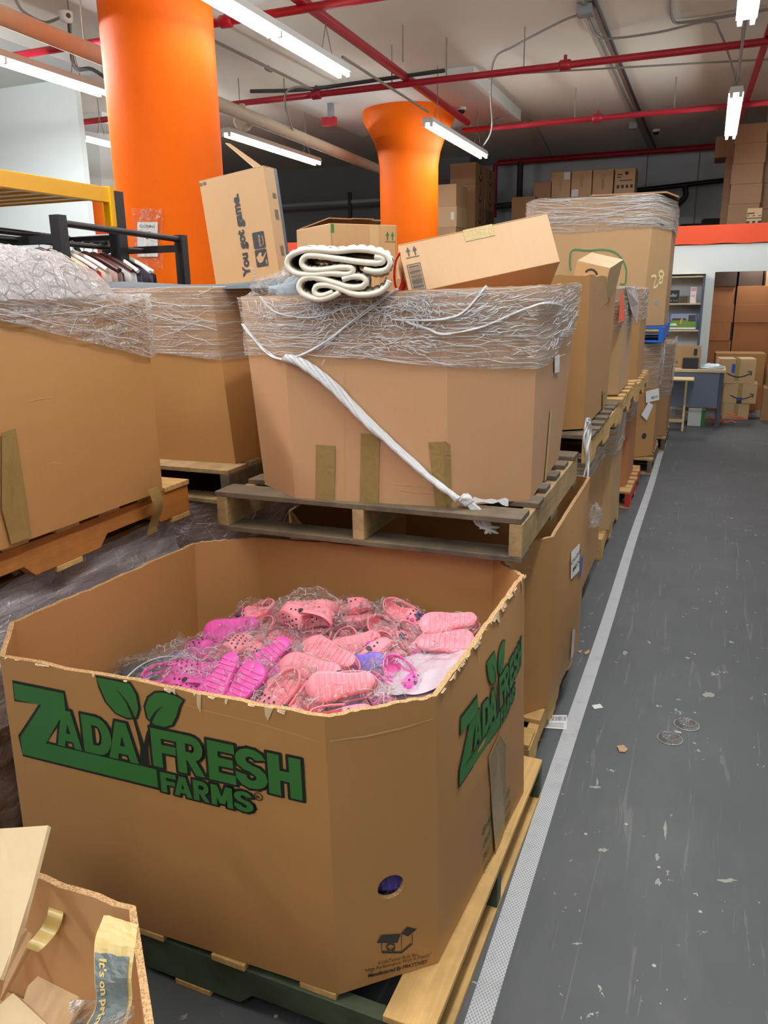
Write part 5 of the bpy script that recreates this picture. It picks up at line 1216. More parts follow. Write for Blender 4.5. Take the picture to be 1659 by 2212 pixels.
c_ = small('appliance_box', 'white box with a green end under the desk', 'box', atY(1488, 880, 10.3).x, atY(1522, 880, 10.3).x, 10.3, 0, .19, M_paper, .22, group=None)
MB().box(.06, .105, -.113, .113, -.0, .192).build('green_end', plain('green_card', srgb(44, 120, 56), .5), c_, True)
m = MB(); rnd = random.Random(3)
for i in range(9):
    a = Vector((.28+rnd.uniform(-.2, .16), 10.42+rnd.uniform(-.1, .1), .02+.012*i)); m.tube(smooth_path([a, a+Vector((.07, .02, .01)), a+Vector((.13, -.01, 0))], 4), .012, 5, flat=.4)
tag(m.build('orange_straps', M_orangered), 'tangled orange straps on the floor under the desk', 'straps')
c_ = carton('brown box pushed to the back under the desk', (.3, .3, .26), (-.12, 10.75, 0), mat=K['dull'])
m = MB(); m.grid(20, 12, blob(Vector((-.24, 10.4, .08)), .15, .1, .10, .4, 3, 7), 0, True, True); tag(m.build('plastic_bag', F_far), 'clear plastic heap on the floor behind the tray table', 'plastic bag')
# the stack of three shipping boxes and its neighbours
def smilebox(label, s, loc, yaw, z0tape=.5, logo=True, group='shipping boxes stacked beside the desk'):
    c_ = carton(label, s, loc, (0, 0, yaw), K['pale'], tape=('front', .9, M_cleartape), group=group); f = face(c_, s)
    if logo: pr(c_, M_ink, lambda m: smile(m, .02, -.02, s[0]*.68, f, .003), 'printed_smile')
    return c_
smilebox('lowest of three shipping boxes stacked beside the desk', (.30, .34, .20), (.44, 11.06, 0), .04, logo=False)
c_ = smilebox('middle box with a printed smile in the stack beside the desk', (.385, .34, .245), (.475, 11.06, .2045), -.03)
m = MB(); f = face(c_, (.385, .34, .245)); rect(m, -.03, -.125, .03, -.05, f, .004); m.build('dark_label', M_ink, c_, True)
m = MB(); rect(m, -.022, -.085, .022, -.060, f, .005); m.build('blue_label_panel', M_blueink, c_, True)
c_ = smilebox('top box with a printed smile in the stack beside the desk', (.42, .34, .30), (.395, 11.06, .4535), .10)
m = MB(); f = face(c_, (.42, .34, .30)); rect(m, -.065, -.02, -.028, .09, f, .004); m.build('blue_tape_label', M_blueink, c_, True)
m = MB(); m.grid(20, 12, blob(Vector((.70, 11.0, .05)), .07, .06, .055, .4, 3, 9), 0, True, True); tag(m.build('plastic_bag', F_far), 'small ball of clear plastic on the floor right of the shipping boxes', 'plastic bag')
carton('big brown box on the floor at the right edge of the picture', (.55, .4, .40), (1.02, 11.05, 0), (0, 0, -.05), K['dull'], group=None)
carton('pale box on top of the big brown box at the right edge', (.5, .38, .27), (1.03, 11.06, .4045), (0, 0, .03), K['pale'])
c_ = carton('printed box topmost of the right edge stack', (.44, .36, .25), (1.04, 11.08, .679), (0, 0, .02), K['tan']); f = face(c_, (.44, .36, .25))
pr(c_, M_ink, lambda m: (rect(m, -.18, .0, -.10, .012, f), rect(m, -.18, -.07, -.09, -.03, f)))
carton('small pale box above the printed box at the right edge', (.38, .3, .22), (1.08, 11.1, .934), (0, 0, 0), K['pale'])
# cartons stored behind the doorway
rows = [(.0, .55, .255), (.66, .24, .255), (.90, .255, .25), (1.155, .25, .25), (1.41, .255, .25), (1.665, .25, .25)]
names = ['lowest', 'second', 'third', 'fourth', 'fifth', 'sixth', 'top']
zz = 0
for r, (h_, xa) in enumerate([(.40, .13), (.25, .12), (.25, .10), (.25, .10), (.24, .09), (.25, .09), (.26, .09)]):
    wl = .42+.02*(r % 2)
    for k, (x0, w_) in enumerate([(-.18, .505 if r % 2 else .52), (.36, .62), (1.0, .5)]):
        mt_ = K['red'] if r < 6 else K["dull"]
        if r == 6 and k < 2: mt_ = plain('dark_brown_board', srgb(84, 62, 50), .8)
        if r == 6 and k == 1: w_ = .30
        if r == 6 and k == 2: x0, w_, mt_ = .70, .55, K['tan']
        d_ = random.Random(r*3+k).uniform(-.02, .02)
        carton('%s carton from the floor in the %s pile behind the doorway' % (names[r], ('left', 'middle', 'right')[k]), (w_, .5, h_-.004), (x0+w_/2+d_*.3, 12.55+d_, zz), (0, 0, d_*.5), mt_, group='brown cartons behind the doorway')
    zz += h_
fo = carton('big open carton lying on its side in the doorway behind the shipping boxes', (.62, .42, .44), (.46, 11.95, .32), (0, 0, .03), K['warm'])
carton('plain carton under the open carton in the doorway', (.7, .45, .315), (.46, 11.95, 0), (0, 0, .02), K['red'])

# ================================================================== goods on the mezzanine
MZ = 2.34
def onmezz(px, py, y): return atY(px, py, y)
def stack(px0, px1, ys, y, mat, labels, depth=.5, group=None, yaw=0, base=True, start=None):
    """cartons piled so that the photograph's edges ys (top to bottom) bound them"""
    out = []
    x0, x1 = atY(px0, ys[-1], y).x, atY(px1, ys[-1], y).x
    z = [atY((px0+px1)/2, v, y).z for v in ys]
    for i in range(len(ys)-1):
        out.append(carton(labels[i], (abs(x1-x0), depth, z[i]-z[i+1]-.004), ((x0+x1)/2+.01*(i % 2), y+depth/2, z[i+1]), (0, 0, yaw), mat if not isinstance(mat, list) else mat[i % len(mat)], group=group))
    return out
# stand carrying the row of four cartons
sh_ = thing('storage_shelf', 'dark steel storage rack on the mezzanine carrying the row of four cartons', 'rack', (-2.0, 14.3, MZ))
for x in (-2.95, -1.15):
    for y in (14.05, 14.6): MB().box(x-.03, x+.03, y-.03, y+.03, MZ, 3.06).build('rack_post', M_black, sh_)
MB().box(-3.0, -1.1, 14.0, 14.65, 3.06, 3.10).build('rack_deck', M_tape, sh_)
for i, (a, b, t_, lab) in enumerate([(1190, 1232, 372, 'leftmost carton of the row above the tallest bin, white label at its top'), (1234, 1278, 369, 'second carton of the row above the tallest bin, white label at its foot'), (1280, 1324, 367, 'third carton of the row of four above the tallest bin'), (1327, 1371, 364, 'fourth carton of the row above the tallest bin, covered with print')]):
    x0, x1 = atY(a, 400, 14.05).x, atY(b, 400, 14.05).x; h_ = atY((a+b)/2, t_, 14.05).z-3.102
    s = (x1-x0, .5, h_); c_ = carton(lab, s, ((x0+x1)/2, 14.30, 3.102), mat=K['tan'], group=None); f = face(c_, s)
    if i < 3: pr(c_, M_tape, lambda m: (stroke(m, [(.03*math.cos(k*PI/6), .09+.03*math.sin(k*PI/6)) for k in range(12)], .012, f, closed=True), rect(m, -.02, -.10, .02, .05, f) if i != 1 else rect(m, -.02, -.05, .02, .06, f)))
    else: pr(c_, M_ink, lambda m: (rect(m, -.12, .10, -.04, .115, f), rect(m, -.12, .06, -.06, .075, f), rect(m, .0, .10, .05, .15, f), rect(m, -.08, .01, .12, .025, f), [rect(m, -.12+.07*k, -.10, -.08+.07*k, -.05, f) for k in range(4)]))
    if i == 0: pr(c_, M_paper, lambda m: rect(m, s[0]/2-.11, h_/2-.12, s[0]/2-.01, h_/2-.005, f, .003), 'paper_label')
    if i == 1: pr(c_, M_paper, lambda m: rect(m, -s[0]/2+.01, -h_/2+.01, -s[0]/2+.12, -h_/2+.12, f, .003), 'paper_label')
s = (.30, .5, .46); x_ = atY(1172, 420, 14.05).x
c_ = carton('darker carton left of the row of four, white label on its lower front', s, (x_, 14.3, 3.102-.2), mat=K['dull']); f = face(c_, s); pr(c_, M_paper, lambda m: rect(m, -.12, -.2, .0, -.1, f, .003), 'paper_label')
carton('carton under the darker carton beside the storage rack', (.32, .5, 3.102-.2-MZ-.004), (x_-.0, 14.3, MZ), mat=K['dull']) 
y_ = 13.4; z_ = atY(1130, 425, y_).z
carton('dark open carton standing alone left of the storage rack', (atY(1155, 450, y_).x-atY(1105, 450, y_).x, .5, z_-MZ), ((atY(1155, 450, y_).x+atY(1105, 450, y_).x)/2, y_+.25, MZ), mat=plain('dark_tan_board', srgb(128, 98, 62), .8), open_top=True)
# stacks beside the second column
g_ = 'cartons stacked behind the second orange column'
L = stack(940, 984, [398, 446, 491, 534, 560], 12.6, [K['tan'], K['pale'], K['tan'], K['dull']], ['top carton of the pile right beside the second orange column', 'second carton of the pile beside the second orange column, white label', 'third carton of the pile beside the second orange column', 'lowest carton of the pile beside the second orange column'], .6)
f = face(L[1], (.4, .6, .3)); pr(L[1], M_paper, lambda m: rect(m, .08, -.04, .13, .07, f, .004), 'paper_label')
zb = atY(960, 560, 12.6).z
carton('base carton on the mezzanine under the pile beside the second orange column', (.4, .6, max(.05, zb-MZ-.004)), (atY(962, 560, 12.6).x, 12.9, MZ), mat=K['dull'])
y_ = 13.5
x0, x1 = atY(972, 450, y_).x, atY(1026, 450, y_).x; hz = (atY(1000, 352, y_).z-MZ)/4
for i in range(4):
    for k in range(2):
        c_ = carton('%s big carton in the %s pile with dark arrows behind the second column' % (('lowest', 'second', 'third', 'topmost')[i], ('front', 'rear')[k]), (x1-x0, .62, hz-.004), ((x0+x1)/2+.0, y_+.31+k*.66, MZ+i*hz), mat=K['dull'], group='big cartons behind the second column')
        f = face(c_, (x1-x0, .62, hz), 'right')
        pr(c_, M_ink, lambda m: (stroke(m, [(-.12+.24*q/8, -.02-.07*math.sin(PI*q/8)) for q in range(9)], .03, f), rect(m, -.02, .03, .02, .14, f), poly(m, [(-.05, .04), (.05, .04), (0, -.0)], f)))
# right hand stacks above the orange band
y_ = 12.8
R1 = stack(1569, 1636, [268, 310, 354, 397, 440, 488], y_, [K['dull']], [n_+' carton of the tall pile at the right on the mezzanine' for n_ in ('topmost', 'second from top', 'third from top', 'fourth from top', 'fifth from top')], .5)
zb = atY(1600, 488, y_).z
if zb-MZ > .03: carton('base carton of the tall pile at the right on the mezzanine', (.52, .5, zb-MZ-.004), (atY(1600, 488, y_).x, y_+.25, MZ), mat=K['dull'])
y2 = 13.5
xx0, xx1 = atY(1550, 400, y2).x, atY(1592, 400, y2).x
hz = (atY(1555, 295, y2).z-MZ)/5
for i in range(5):
    if i == 4: carton('overhanging top carton left of the tall right pile', (xx1-xx0+.06, .6, hz-.004), ((xx0+xx1)/2-.05, y2+.3, MZ+i*hz), mat=K['dull'])
    else: carton('%s carton half hidden left of the tall right pile' % ('lowest', 'second', 'third', 'fourth')[i], (xx1-xx0-.06, .6, hz-.004), ((xx0+xx1)/2+.05, y2+.3, MZ+i*hz), mat=K['dull'])
xx0 = atY(1640, 400, 12.9).x
for i in range(5): carton('%s carton in the pile at the right frame edge on the mezzanine' % ('lowest', 'second', 'third', 'fourth', 'topmost')[i], (.55, .5, .340), (xx0+.29+.01*(i % 2), 13.2, MZ+i*.345), mat=K['dull'])
y_ = 12.2; s = (atY(1645, 470, y_).x-atY(1613, 470, y_).x, .22, atY(1630, 450, y_).z-MZ)
c_ = carton('small light carton with rows of print just above the orange band', s, ((atY(1645, 470, y_).x+atY(1613, 470, y_).x)/2, y_+.11, MZ), mat=K['pale']); f = face(c_, s)
pr(c_, M_ink, lambda m: ([rect(m, -.09+.07*k, -.05, -.05+.07*k, -.01, f) for k in range(3)], rect(m, -.1, .02, .1, .03, f), rect(m, -.09, .08, .0, .095, f), [rect(m, -.09+.07*k, .05, -.06+.07*k, .06, f) for k in range(3)]))
# dark things further back
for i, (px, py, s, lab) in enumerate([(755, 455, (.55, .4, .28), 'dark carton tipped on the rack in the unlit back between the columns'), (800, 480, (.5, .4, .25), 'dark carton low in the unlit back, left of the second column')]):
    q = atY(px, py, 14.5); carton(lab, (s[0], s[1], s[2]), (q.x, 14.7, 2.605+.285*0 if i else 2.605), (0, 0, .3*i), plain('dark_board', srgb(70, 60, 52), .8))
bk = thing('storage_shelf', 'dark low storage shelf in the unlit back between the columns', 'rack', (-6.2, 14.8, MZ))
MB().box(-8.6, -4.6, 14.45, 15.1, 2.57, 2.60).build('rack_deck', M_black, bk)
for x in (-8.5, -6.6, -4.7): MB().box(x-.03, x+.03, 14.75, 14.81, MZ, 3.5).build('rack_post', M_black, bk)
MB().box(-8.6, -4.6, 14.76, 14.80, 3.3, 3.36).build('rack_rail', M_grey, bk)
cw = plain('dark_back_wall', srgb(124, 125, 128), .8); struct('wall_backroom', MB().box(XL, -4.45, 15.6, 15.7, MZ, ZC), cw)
rl = thing('guard_rail', 'black pipe rail along the back wall right of the tallest bin', 'rail', (-.8, 16.4, MZ))
a, b = atY(1370, 412, 16.4), atY(1575, 384, 16.4); MB().tube([a, b+Vector((.6, 0, 0))], .045, 8).build('rail_pipe', M_black, rl)
for x in (a.x+.2, a.x+1.1, a.x+2.0): MB().tube([(x, 16.42, MZ), (x, 16.42, ZC)], .012, 6).build('rail_rod', M_conduit, rl)
q = atY(1480, 400, 16.4); MB().tube(smooth_path([q, q+Vector((.02, 0, -.2)), q+Vector((-.12, 0, -.35)), q+Vector((-.1, 0, -.5))], 4), .05, 8).build('rail_bend', M_black, rl)
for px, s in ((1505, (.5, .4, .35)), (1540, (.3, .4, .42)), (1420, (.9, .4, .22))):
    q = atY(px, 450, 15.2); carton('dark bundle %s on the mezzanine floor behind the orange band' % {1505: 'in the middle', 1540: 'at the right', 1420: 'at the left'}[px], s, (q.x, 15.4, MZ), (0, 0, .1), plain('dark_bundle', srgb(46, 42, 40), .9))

# ================================================================== racks at the left
def rot_hook(mb, c, r=.018):
    mb.tube([c+Vector((0, 0, -.055)), c+Vector((0, 0, -.03))]+[c+Vector((0, 0, -.012))+Vector((0, r*math.sin(a), r*math.cos(a)-r*.0)) for a in [PI*1.0-k*PI*1.35/8 for k in range(9)]], .0022, 5)
rk = thing('garment_rack', 'black steel garment rack in front of the big orange column', 'garment rack', (-2.95, 3.6, 0))
RX = -2.95
pa, pb_ = atX(125, 472, RX), atX(390, 512, RX)
for y in (pa.y, pb_.y):
    for x in (RX, RX-.55):
        m = MB(); m.box(x-.028, x+.028, y-.028, y+.028, 0, 1.99 if y == pa.y else 1.955)
        for k in range(8): m.disc((x+.0285, y, 1.55+.05*k), (1, 0, 0), .006, 6, 1)
        m.build('upright', [M_black, M_darkcable], rk)
for x in (RX, RX-.55): MB().tube([(x, pa.y, 1.955), (x, pb_.y, 1.93)], .017, 10).build('top_rail', M_black, rk)
hr = atX(280, 503, -3.2)
MB().tube([(RX-.27, 2.2, 1.90), (RX-.27, pb_.y, 1.875)], .014, 10).build('hanging_rail', M_black, rk)
for y in (pa.y, pb_.y): MB().box(RX-.55, RX, y-.014, y+.014, 1.86, 1.90).build('cross_brace', M_black, rk)
MB().slab([(RX-.55, pb_.y-.05, 1.6), (RX-.55, pb_.y-.02, 1.6), (RX-.55, pb_.y-.30, 1.93), (RX-.55, pb_.y-.33, 1.93)], (.02, 0, 0)).build('diagonal_brace', M_black, rk)
yr = thing('pallet_rack', 'yellow beamed rack with black posts at the left wall', 'shelving', (-3.3, 2.9, 0))
YX = -3.15
e0, e1 = atX(-40, 378, YX), atX(236, 420, YX)
ze = (e0.z+e1.z)/2
MB().box(YX-.02, YX+.02, e0.y-.6, e1.y, ze-.045, ze+.035).build('beam', M_yellow, yr, bevel=.004); MB().box(YX-1.0, YX-.96, e0.y-.6, e1.y, ze-.045, ze+.035).build('beam', M_yellow, yr)
MB().box(YX-.03, YX+.03, e1.y-.03, e1.y+.012, ze-.17, ze+.04).build('beam_bracket', M_yellow, yr); MB().box(YX-1.0, YX-.95, e1.y-.03, e1.y+.012, ze-.17, ze+.04).build('beam_bracket', M_yellow, yr)
m = MB()
for k in range(14):
    y = e0.y-.55+k*.13
    if y < e1.y-.05: m.slab([(YX-.95, y, ze-.02), (YX-.95, y+.05, ze-.02), (YX-.95, y+.065, ze+.025), (YX-.95, y+.115, ze+.025), (YX-.95, y+.13, ze-.02), (YX-.95, y+.13, ze-.017), (YX-.95, y+.12, ze+.03), (YX-.95, y+.06, ze+.03), (YX-.95, y+.045, ze-.017), (YX-.95, y, ze-.017)], (.92, 0, 0))
m.build('corrugated_deck', M_yellow, yr)
for x in (YX, YX-.98):
    MB().box(x-.035, x+.035, e1.y+.005, e1.y+.075, 0, ze+.02).build('upright', M_black, yr)
MB().tube([(YX, e1.y+.04, ze-.22), (YX-.98, e1.y+.04, ze-.22)], .018, 8).build('cross_brace', M_black, yr); MB().tube([(YX, e1.y+.04, ze-.35), (YX-.98, e1.y+.04, ze-.9)], .016, 8).build('diagonal_brace', M_black, yr)
# hangers with clothes on the rail
hw = [plain('dark_hanger_wood', srgb(74, 34, 32), .4), plain('pale_hanger_wood', srgb(216, 178, 128), .5), plain('white_hanger', srgb(232, 230, 224), .4)]
cols = [(226, 224, 220), (60, 56, 66), (190, 160, 150), (92, 84, 110), (210, 90, 70), (120, 120, 130), (70, 60, 80), (230, 215, 205)]
cm_ = [plain('cloth_%d' % i, srgb(*c), .9, var=.35, nscale=26, bump=.4) for i, c in enumerate(cols)]
ypos = [2.42, 2.50, 2.58, 2.68, 2.78, 2.92, 3.02, 3.28, 3.36, 3.44, 3.52, 3.60, 3.67, 3.74, 3.82, 3.88, 3.94]
kindn = ['dark wooden', 'pale wooden', 'white']; cn = ['white', 'charcoal', 'dusty pink', 'grey purple', 'orange red', 'grey', 'dark violet', 'cream']
rnd = random.Random(12)
ordn = ['nearest', 'second', 'third', 'fourth', 'fifth', 'sixth', 'seventh', 'eighth', 'ninth', 'tenth', 'eleventh', 'twelfth', 'thirteenth', 'fourteenth', 'fifteenth', 'sixteenth', 'farthest']
for i, y in enumerate(ypos):
    k = [2, 0, 0, 1, 0, 1, 0, 0, 1, 2, 2, 0, 0, 0, 2, 2, 2][i]; c = (i*3+1) % 8
    z = 1.90-.025*(y-2.2)/(pb_.y-2.2); t = thing('clothes_hanger', '%s hanger on the black rail, %s from the left, %s garment' % (kindn[k], ordn[i], cn[c]), 'hanger', (RX-.27, y, z), (0, 0, 0), 'hangers on the garment rack'); t.rotation_euler = (0, 0, rnd.uniform(-.25, .25)); LOC[t.name] = Vector()
    m = MB(); rot_hook(m, Vector((0, 0, .012))); m.build('hook', M_steel, t, True)
    m = MB(); m.tube(smooth_path([(-.21, 0, -.135), (-.12, 0, -.085), (-.03, 0, -.048), (0, 0, -.040), (.03, 0, -.048), (.12, 0, -.085), (.21, 0, -.135)], 4), .012, 8); m.build('hanger_bar', hw[k], t, True)
    m = MB()
    def gar(a, b, i=i):
        u = -1+2*a; top = -.055-.095*abs(u)**1.2
        return (u*(.215+.05*b), .028*math.sin(a*9+i)*b+.02*(1 if math.cos(a*PI) > 0 else -1)*0, top-.75*b)
    m.grid(18, 10, lambda a, b: Vector(gar(a, b))+Vector((0, .022, 0)), 0); m.grid(18, 10, lambda a, b: Vector(gar(a, b))-Vector((0, .022, 0)), 0); m.build('garment', cm_[c], t, True)
# CLOTHING sign in a plastic sleeve on the column
sg = thing('sign', 'paper sign reading CLOTHING in a shiny plastic sleeve on the big column', 'sign', atY(318, 500, 4.84))
def colpt(px, py):      # a point on the column surface
    d = ray(px, py); o_ = CPOS-Vector((-3.85, 5.3, 0)); a = d.x**2+d.y**2; b = 2*(o_.x*d.x+o_.y*d.y); c = o_.x**2+o_.y**2-.415**2
    D = b*b-4*a*c
    return CPOS+d*((-b-math.sqrt(max(D, 0)))/(2*a))
m = MB(); m.grid(10, 10, lambda a, b: colpt(297+44*a, 480+75*b)-CF*.004, 0); m.build('paper_sheet', M_paper, sg)
m = MB(); m.grid(24, 30, lambda a, b: colpt(285+66*a+3*math.sin(b*9), 452+130*b)-CF*(.012+.010*math.sin(a*14+b*8)), 0); m.build('plastic_sleeve', F_bag, sg)
m = MB(); vs, fs = text2d('CLOTHING', .01); bx = bounds(vs); m.add([colpt(302+33*(x-bx[0])/(bx[2]-bx[0]), 492-6*(y-bx[1])/(bx[3]-bx[1])+1.5*(x-bx[0])/(bx[2]-bx[0]))-CF*.006 for x, y in vs], fs)
vs, fs = text2d('F', .02); bx = bounds(vs); m.add([colpt(316+10*(x-bx[0])/(bx[2]-bx[0]), 517-16*(y-bx[1])/(bx[3]-bx[1]))-CF*.006 for x, y in vs], fs); m.build('sign_text', M_ink, sg)
q0, q1 = atY(196, 492, 8.8), atY(285, 535, 8.8)
bs = thing('notice_board', 'orange red panel with a blue edge far behind the garment rack', 'panel', (q0.x, 8.8, q1.z)); MB().box(q0.x, q1.x, 8.8, 8.84, q1.z-1.2, q0.z).build('board_panel', M_orangered, bs); MB().box(q0.x-.09, q0.x+.0, 8.79, 8.85, q1.z-.2, q0.z).build('blue_edge', M_blueink, bs)
MB().box(q0.x-.05, q1.x, 8.80, 8.86, 0, q1.z-1.2).build('board_stand', M_black, bs)

# ================================================================== lamps
def fixture(x, y0, y1, z, label, glow):
    M_tube = emit('lamp_tube_glow', (.93, .98, 1, 1), glow)
    t = thing('tube_light', label, 'light', (x, (y0+y1)/2, z), group='ceiling tube lights')
    MB().slab([(x-.07, y0, z), (x+.07, y0, z), (x+.055, y0, z+.055), (x-.055, y0, z+.055)], (0, y1-y0, 0)).build('lamp_housing', M_white, t)
    ym = (y0+y1)/2
    for s in (-1, 1):
        for a, b in ((y0+.02, ym-.02), (ym+.02, y1-.02)): MB().tube([(x+s*.042, a, z-.024), (x+s*.042, b, z-.024)], .0165, 10).build('lamp_tube', M_tube, t)
        for y in (y0+.012, ym, y1-.012): MB().box(x+s*.042-.015, x+s*.042+.015, y-.012, y+.012, z-.042, z+.002).build('tube_socket', M_white, t)
    for y in (y0+.35, y1-.35):
        m = MB(); m.tube([(x-.05, y, z+.05), (x, y, z+.28)], .004, 5); m.tube([(x+.05, y, z+.05), (x, y, z+.28)], .004, 5); m.tube([(x, y, z+.28), (x, y, ZC)], .006, 5); m.build('hanger_chain', M_conduit, t)
FX = ['long tube light nearest the camera, upper centre', 'tube light in the middle distance right of the second column', 'distant tube light at the right seen end on', 'tube light at the top right corner', 'tube light at the left in front of the white pier', 'tube light beyond the big column, partly hidden by it', 'tube light seen between the white pier and the big column']
for (x, y0, y1, z, p), lab in zip(LAMPS, FX): fixture(x, y0, y1, z, lab, p)

# ================================================================== pipes and conduits
def pipe(name, label, pts, r, mat, fit=None, hang=None, cat='pipe', smooth=0):
    c0 = Vector(pts[0]); t = thing(name, label, cat, c0)
    P_ = smooth_path(pts, smooth) if smooth else pts
    MB().tube(P_, r, 12).build('pipe_run', mat, t)
    for q in fit or []:
        m = MB(); q = Vector(q); d = (Vector(pts[1])-Vector(pts[0])).normalized(); m.tube([q-d*.06, q-d*.045, q+d*.045, q+d*.06], [r*1.05, r*1.5, r*1.5, r*1.05], 12); m.tube([q, q+Vector((0, 0, r*2.6))], r*.5, 8); m.build('pipe_fitting', mat, t)
    for q in hang or []: MB().tube([Vector(q), Vector((q[0], q[1], ZC))], .007, 6).build('hanger_rod', M_conduit, t)
    return t
def ext(a, b, k0, k1): a, b = Vector(a), Vector(b); return [a+(b-a)*k0, a+(b-a)*k1]
A0, A1 = atZ(165, 92, 3.72), atZ(820, 0, 3.72); y_ = (A0.y+A1.y)/2
sp_a = [(XL, y_, 3.72), (XR, y_, 3.72)]
pipe('sprinkler_pipe', 'red sprinkler pipe crossing behind the top of the big orange column', sp_a, .032, M_redpipe, [(atZ(482, 43, 3.72).x, y_, 3.72)], [(-4.9, y_, 3.72), (-1.2, y_, 3.72)])
B0, B1 = atZ(490, 225, 3.72), atZ(1659, 92, 3.72); yB = (B0.y+B1.y)/2
pipe('sprinkler_pipe', 'red sprinkler pipe crossing the whole ceiling just in front of the second column', [(-12.9, yB, 3.72), (XR, yB, 3.72)], .034, M_redpipe, [(atZ(685, 205, 3.72).x, yB, 3.72), (atZ(1222, 143, 3.72).x, yB, 3.72)], [(-3.3, yB, 3.72), (-1.9, yB, 3.72), (-2.7, yB, 3.72)])
C0 = atZ(1000, 282, 3.72)
pipe('sprinkler_pipe', 'red sprinkler pipe farther back, level with the right hand distant lamp', [(C0.x, C0.y, 3.72), (XR, C0.y, 3.72)], .034, M_redpipe, [(atZ(1288, 252, 3.72).x, C0.y, 3.72)], [(-1.8, C0.y, 3.72), (-.6, C0.y, 3.72)])
E0, E1 = atZ(690, 0, 3.78), atZ(1010, 265, 3.78)
pipe('sprinkler_pipe', 'red sprinkler main running lengthwise above the aisle lamps', [(E0.x-.01, -2, 3.78), (E1.x, E1.y, 3.78)], .042, M_redpipe, [], [(E0.x, 8.0, 3.78)])
F0, F1 = atZ(1659, 75, 3.78), atZ(1608, 232, 3.78)
pipe('sprinkler_pipe', 'red sprinkler pipe running lengthwise at the far right', ext(F0, F1, -3, 1.25), .034, M_redpipe)
d0, d1 = atY(1070, 353, 16.3), atY(1545, 318, 16.3)
pipe('sprinkler_pipe', 'red pipe along the top of the back wall turning down at its left end', [(d0.x, 16.3, d0.z-1.0), (d0.x, 16.3, d0.z-.05), (d0.x+.06, 16.3, d0.z), (d1.x+.5, 16.3, d0.z)], .05, M_redpipe)
pipe('conduit', 'white conduit above the red pipe on the back wall', [(d0.x+.2, 16.3, d0.z+.14), (d1.x+.3, 16.3, d0.z+.20)], .03, M_conduit)
pipe('drain_pipe', 'dark bent pipe on the back wall behind the carton piles', [(d0.x+.5, 16.3, d0.z), (d0.x+.5, 16.3, d0.z-.65), (d0.x+.42, 16.3, d0.z-.78), (d0.x-.1, 16.3, d0.z-.8)], .06, M_darkcable)
b0, b1, b2, b3 = atZ(0, 35, 3.5), atZ(240, 130, 3.5), atZ(490, 240, 3.5), atZ(805, 375, 3.5)
pipe('insulated_pipe', 'thick beige insulated pipe running lengthwise left of the columns', ext((b1.x, b1.y, 3.5), (b3.x+.25, b3.y, 3.5), -1.2, 1.0), .068, M_beige, [(atZ(525, 262, 3.5).x, atZ(525, 262, 3.5).y, 3.5)], [(b1.x, 5.6, 3.5), (b2.x, 9.2, 3.5)])
g0 = atZ(785, 150, 3.62); g1 = atZ(912, 258, 3.56)
pipe('conduit', 'thin grey conduit linking the two centre tube lights', [(-3.12, 6.9, 3.58), (-3.1, 9.15, 3.56)], .012, M_conduit)
pipe('conduit', 'thin grey conduit between the two right hand tube lights', [(.075, 6.84, 3.55), (.075, 9.15, 3.55)], .012, M_conduit)
c0, c1 = atZ(475, 95, 3.98), atZ(700, 205, 3.98)
pipe('conduit', 'grey ceiling conduit running past the right side of the big column', ext(c0, c1, -1.5, 1.1), .016, M_conduit, [atZ(580, 150, 3.98)])
k0, k1 = atZ(1262, 10, ZC-.02), atZ(1395, 305, ZC-.02)
pipe('conduit', 'left one of two grey conduits fixed lengthwise along the ceiling', ext(k0, k1, -1, 1.1), .017, M_conduit)
pipe('conduit', 'right one of two grey conduits fixed lengthwise along the ceiling', ext(k0+Vector((.10, 0, 0)), k1+Vector((.10, 0, 0)), -1, 1.1), .017, M_darkcable)
pipe('conduit', 'thin grey conduit parallel to the front cross pipe', [atZ(560, 215, 3.9), atZ(1010, 165, 3.9), atZ(1659, 128, 3.9)], .010, M_conduit)
pipe('conduit', 'thin grey conduit rising from the far cross pipe to the ceiling', smooth_path([atZ(1055, 310, 3.75), atZ(1060, 265, 3.9), atZ(1145, 258, 4.05), atZ(1190, 335, 4.05)], 5), .013, M_conduit)
pipe('cable', 'dark cable bundle draped along the front cross pipe', smooth_path([(-4.9, yB-.2, 3.78), (-4.3, yB-.05, 3.77), (-3.5, yB-.06, 3.775), (-2.7, yB-.05, 3.79)], 6), .02, M_darkcable, cat='cable')
pipe('cable', 'white cable looping from the ceiling box down to the middle tube light', smooth_path([atZ(1262, 30, 4.05), atZ(1215, 45, 4.04), atZ(1110, 100, 4.03), atZ(1068, 128, 4.0), atZ(1060, 200, 3.8), atZ(1062, 280, 3.6), (-3.06, 11.3, 3.51)], 6), .011, M_conduit, cat='cable')
pipe('cable', 'grey cable swinging from the ceiling box toward the distant right lamp', smooth_path([atZ(1270, 40, 4.05), atZ(1300, 82, 4.04), atZ(1420, 70, 4.0), atZ(1530, 46, 4.0), atZ(1555, 70, 3.9), atZ(1578, 130, 3.7), (.075, 9.2, 3.52)], 6), .011, M_conduit, cat='cable')
pipe('cable', 'thin cable hanging in a loop beside the big column', smooth_path([atZ(705, 190, 4.09), atZ(700, 198, 3.8), atZ(640, 188, 3.74), atZ(615, 215, 3.65), atZ(635, 290, 3.5)], 6), .010, M_conduit, cat='cable')
pipe('cable', 'dark cable behind the left end of the big column', smooth_path([atZ(160, 142, 3.7)+Vector((0, 0, .39)), atZ(160, 142, 3.7), atZ(200, 150, 3.7), atZ(250, 185, 3.65)], 5), .018, M_darkcable, cat='cable')
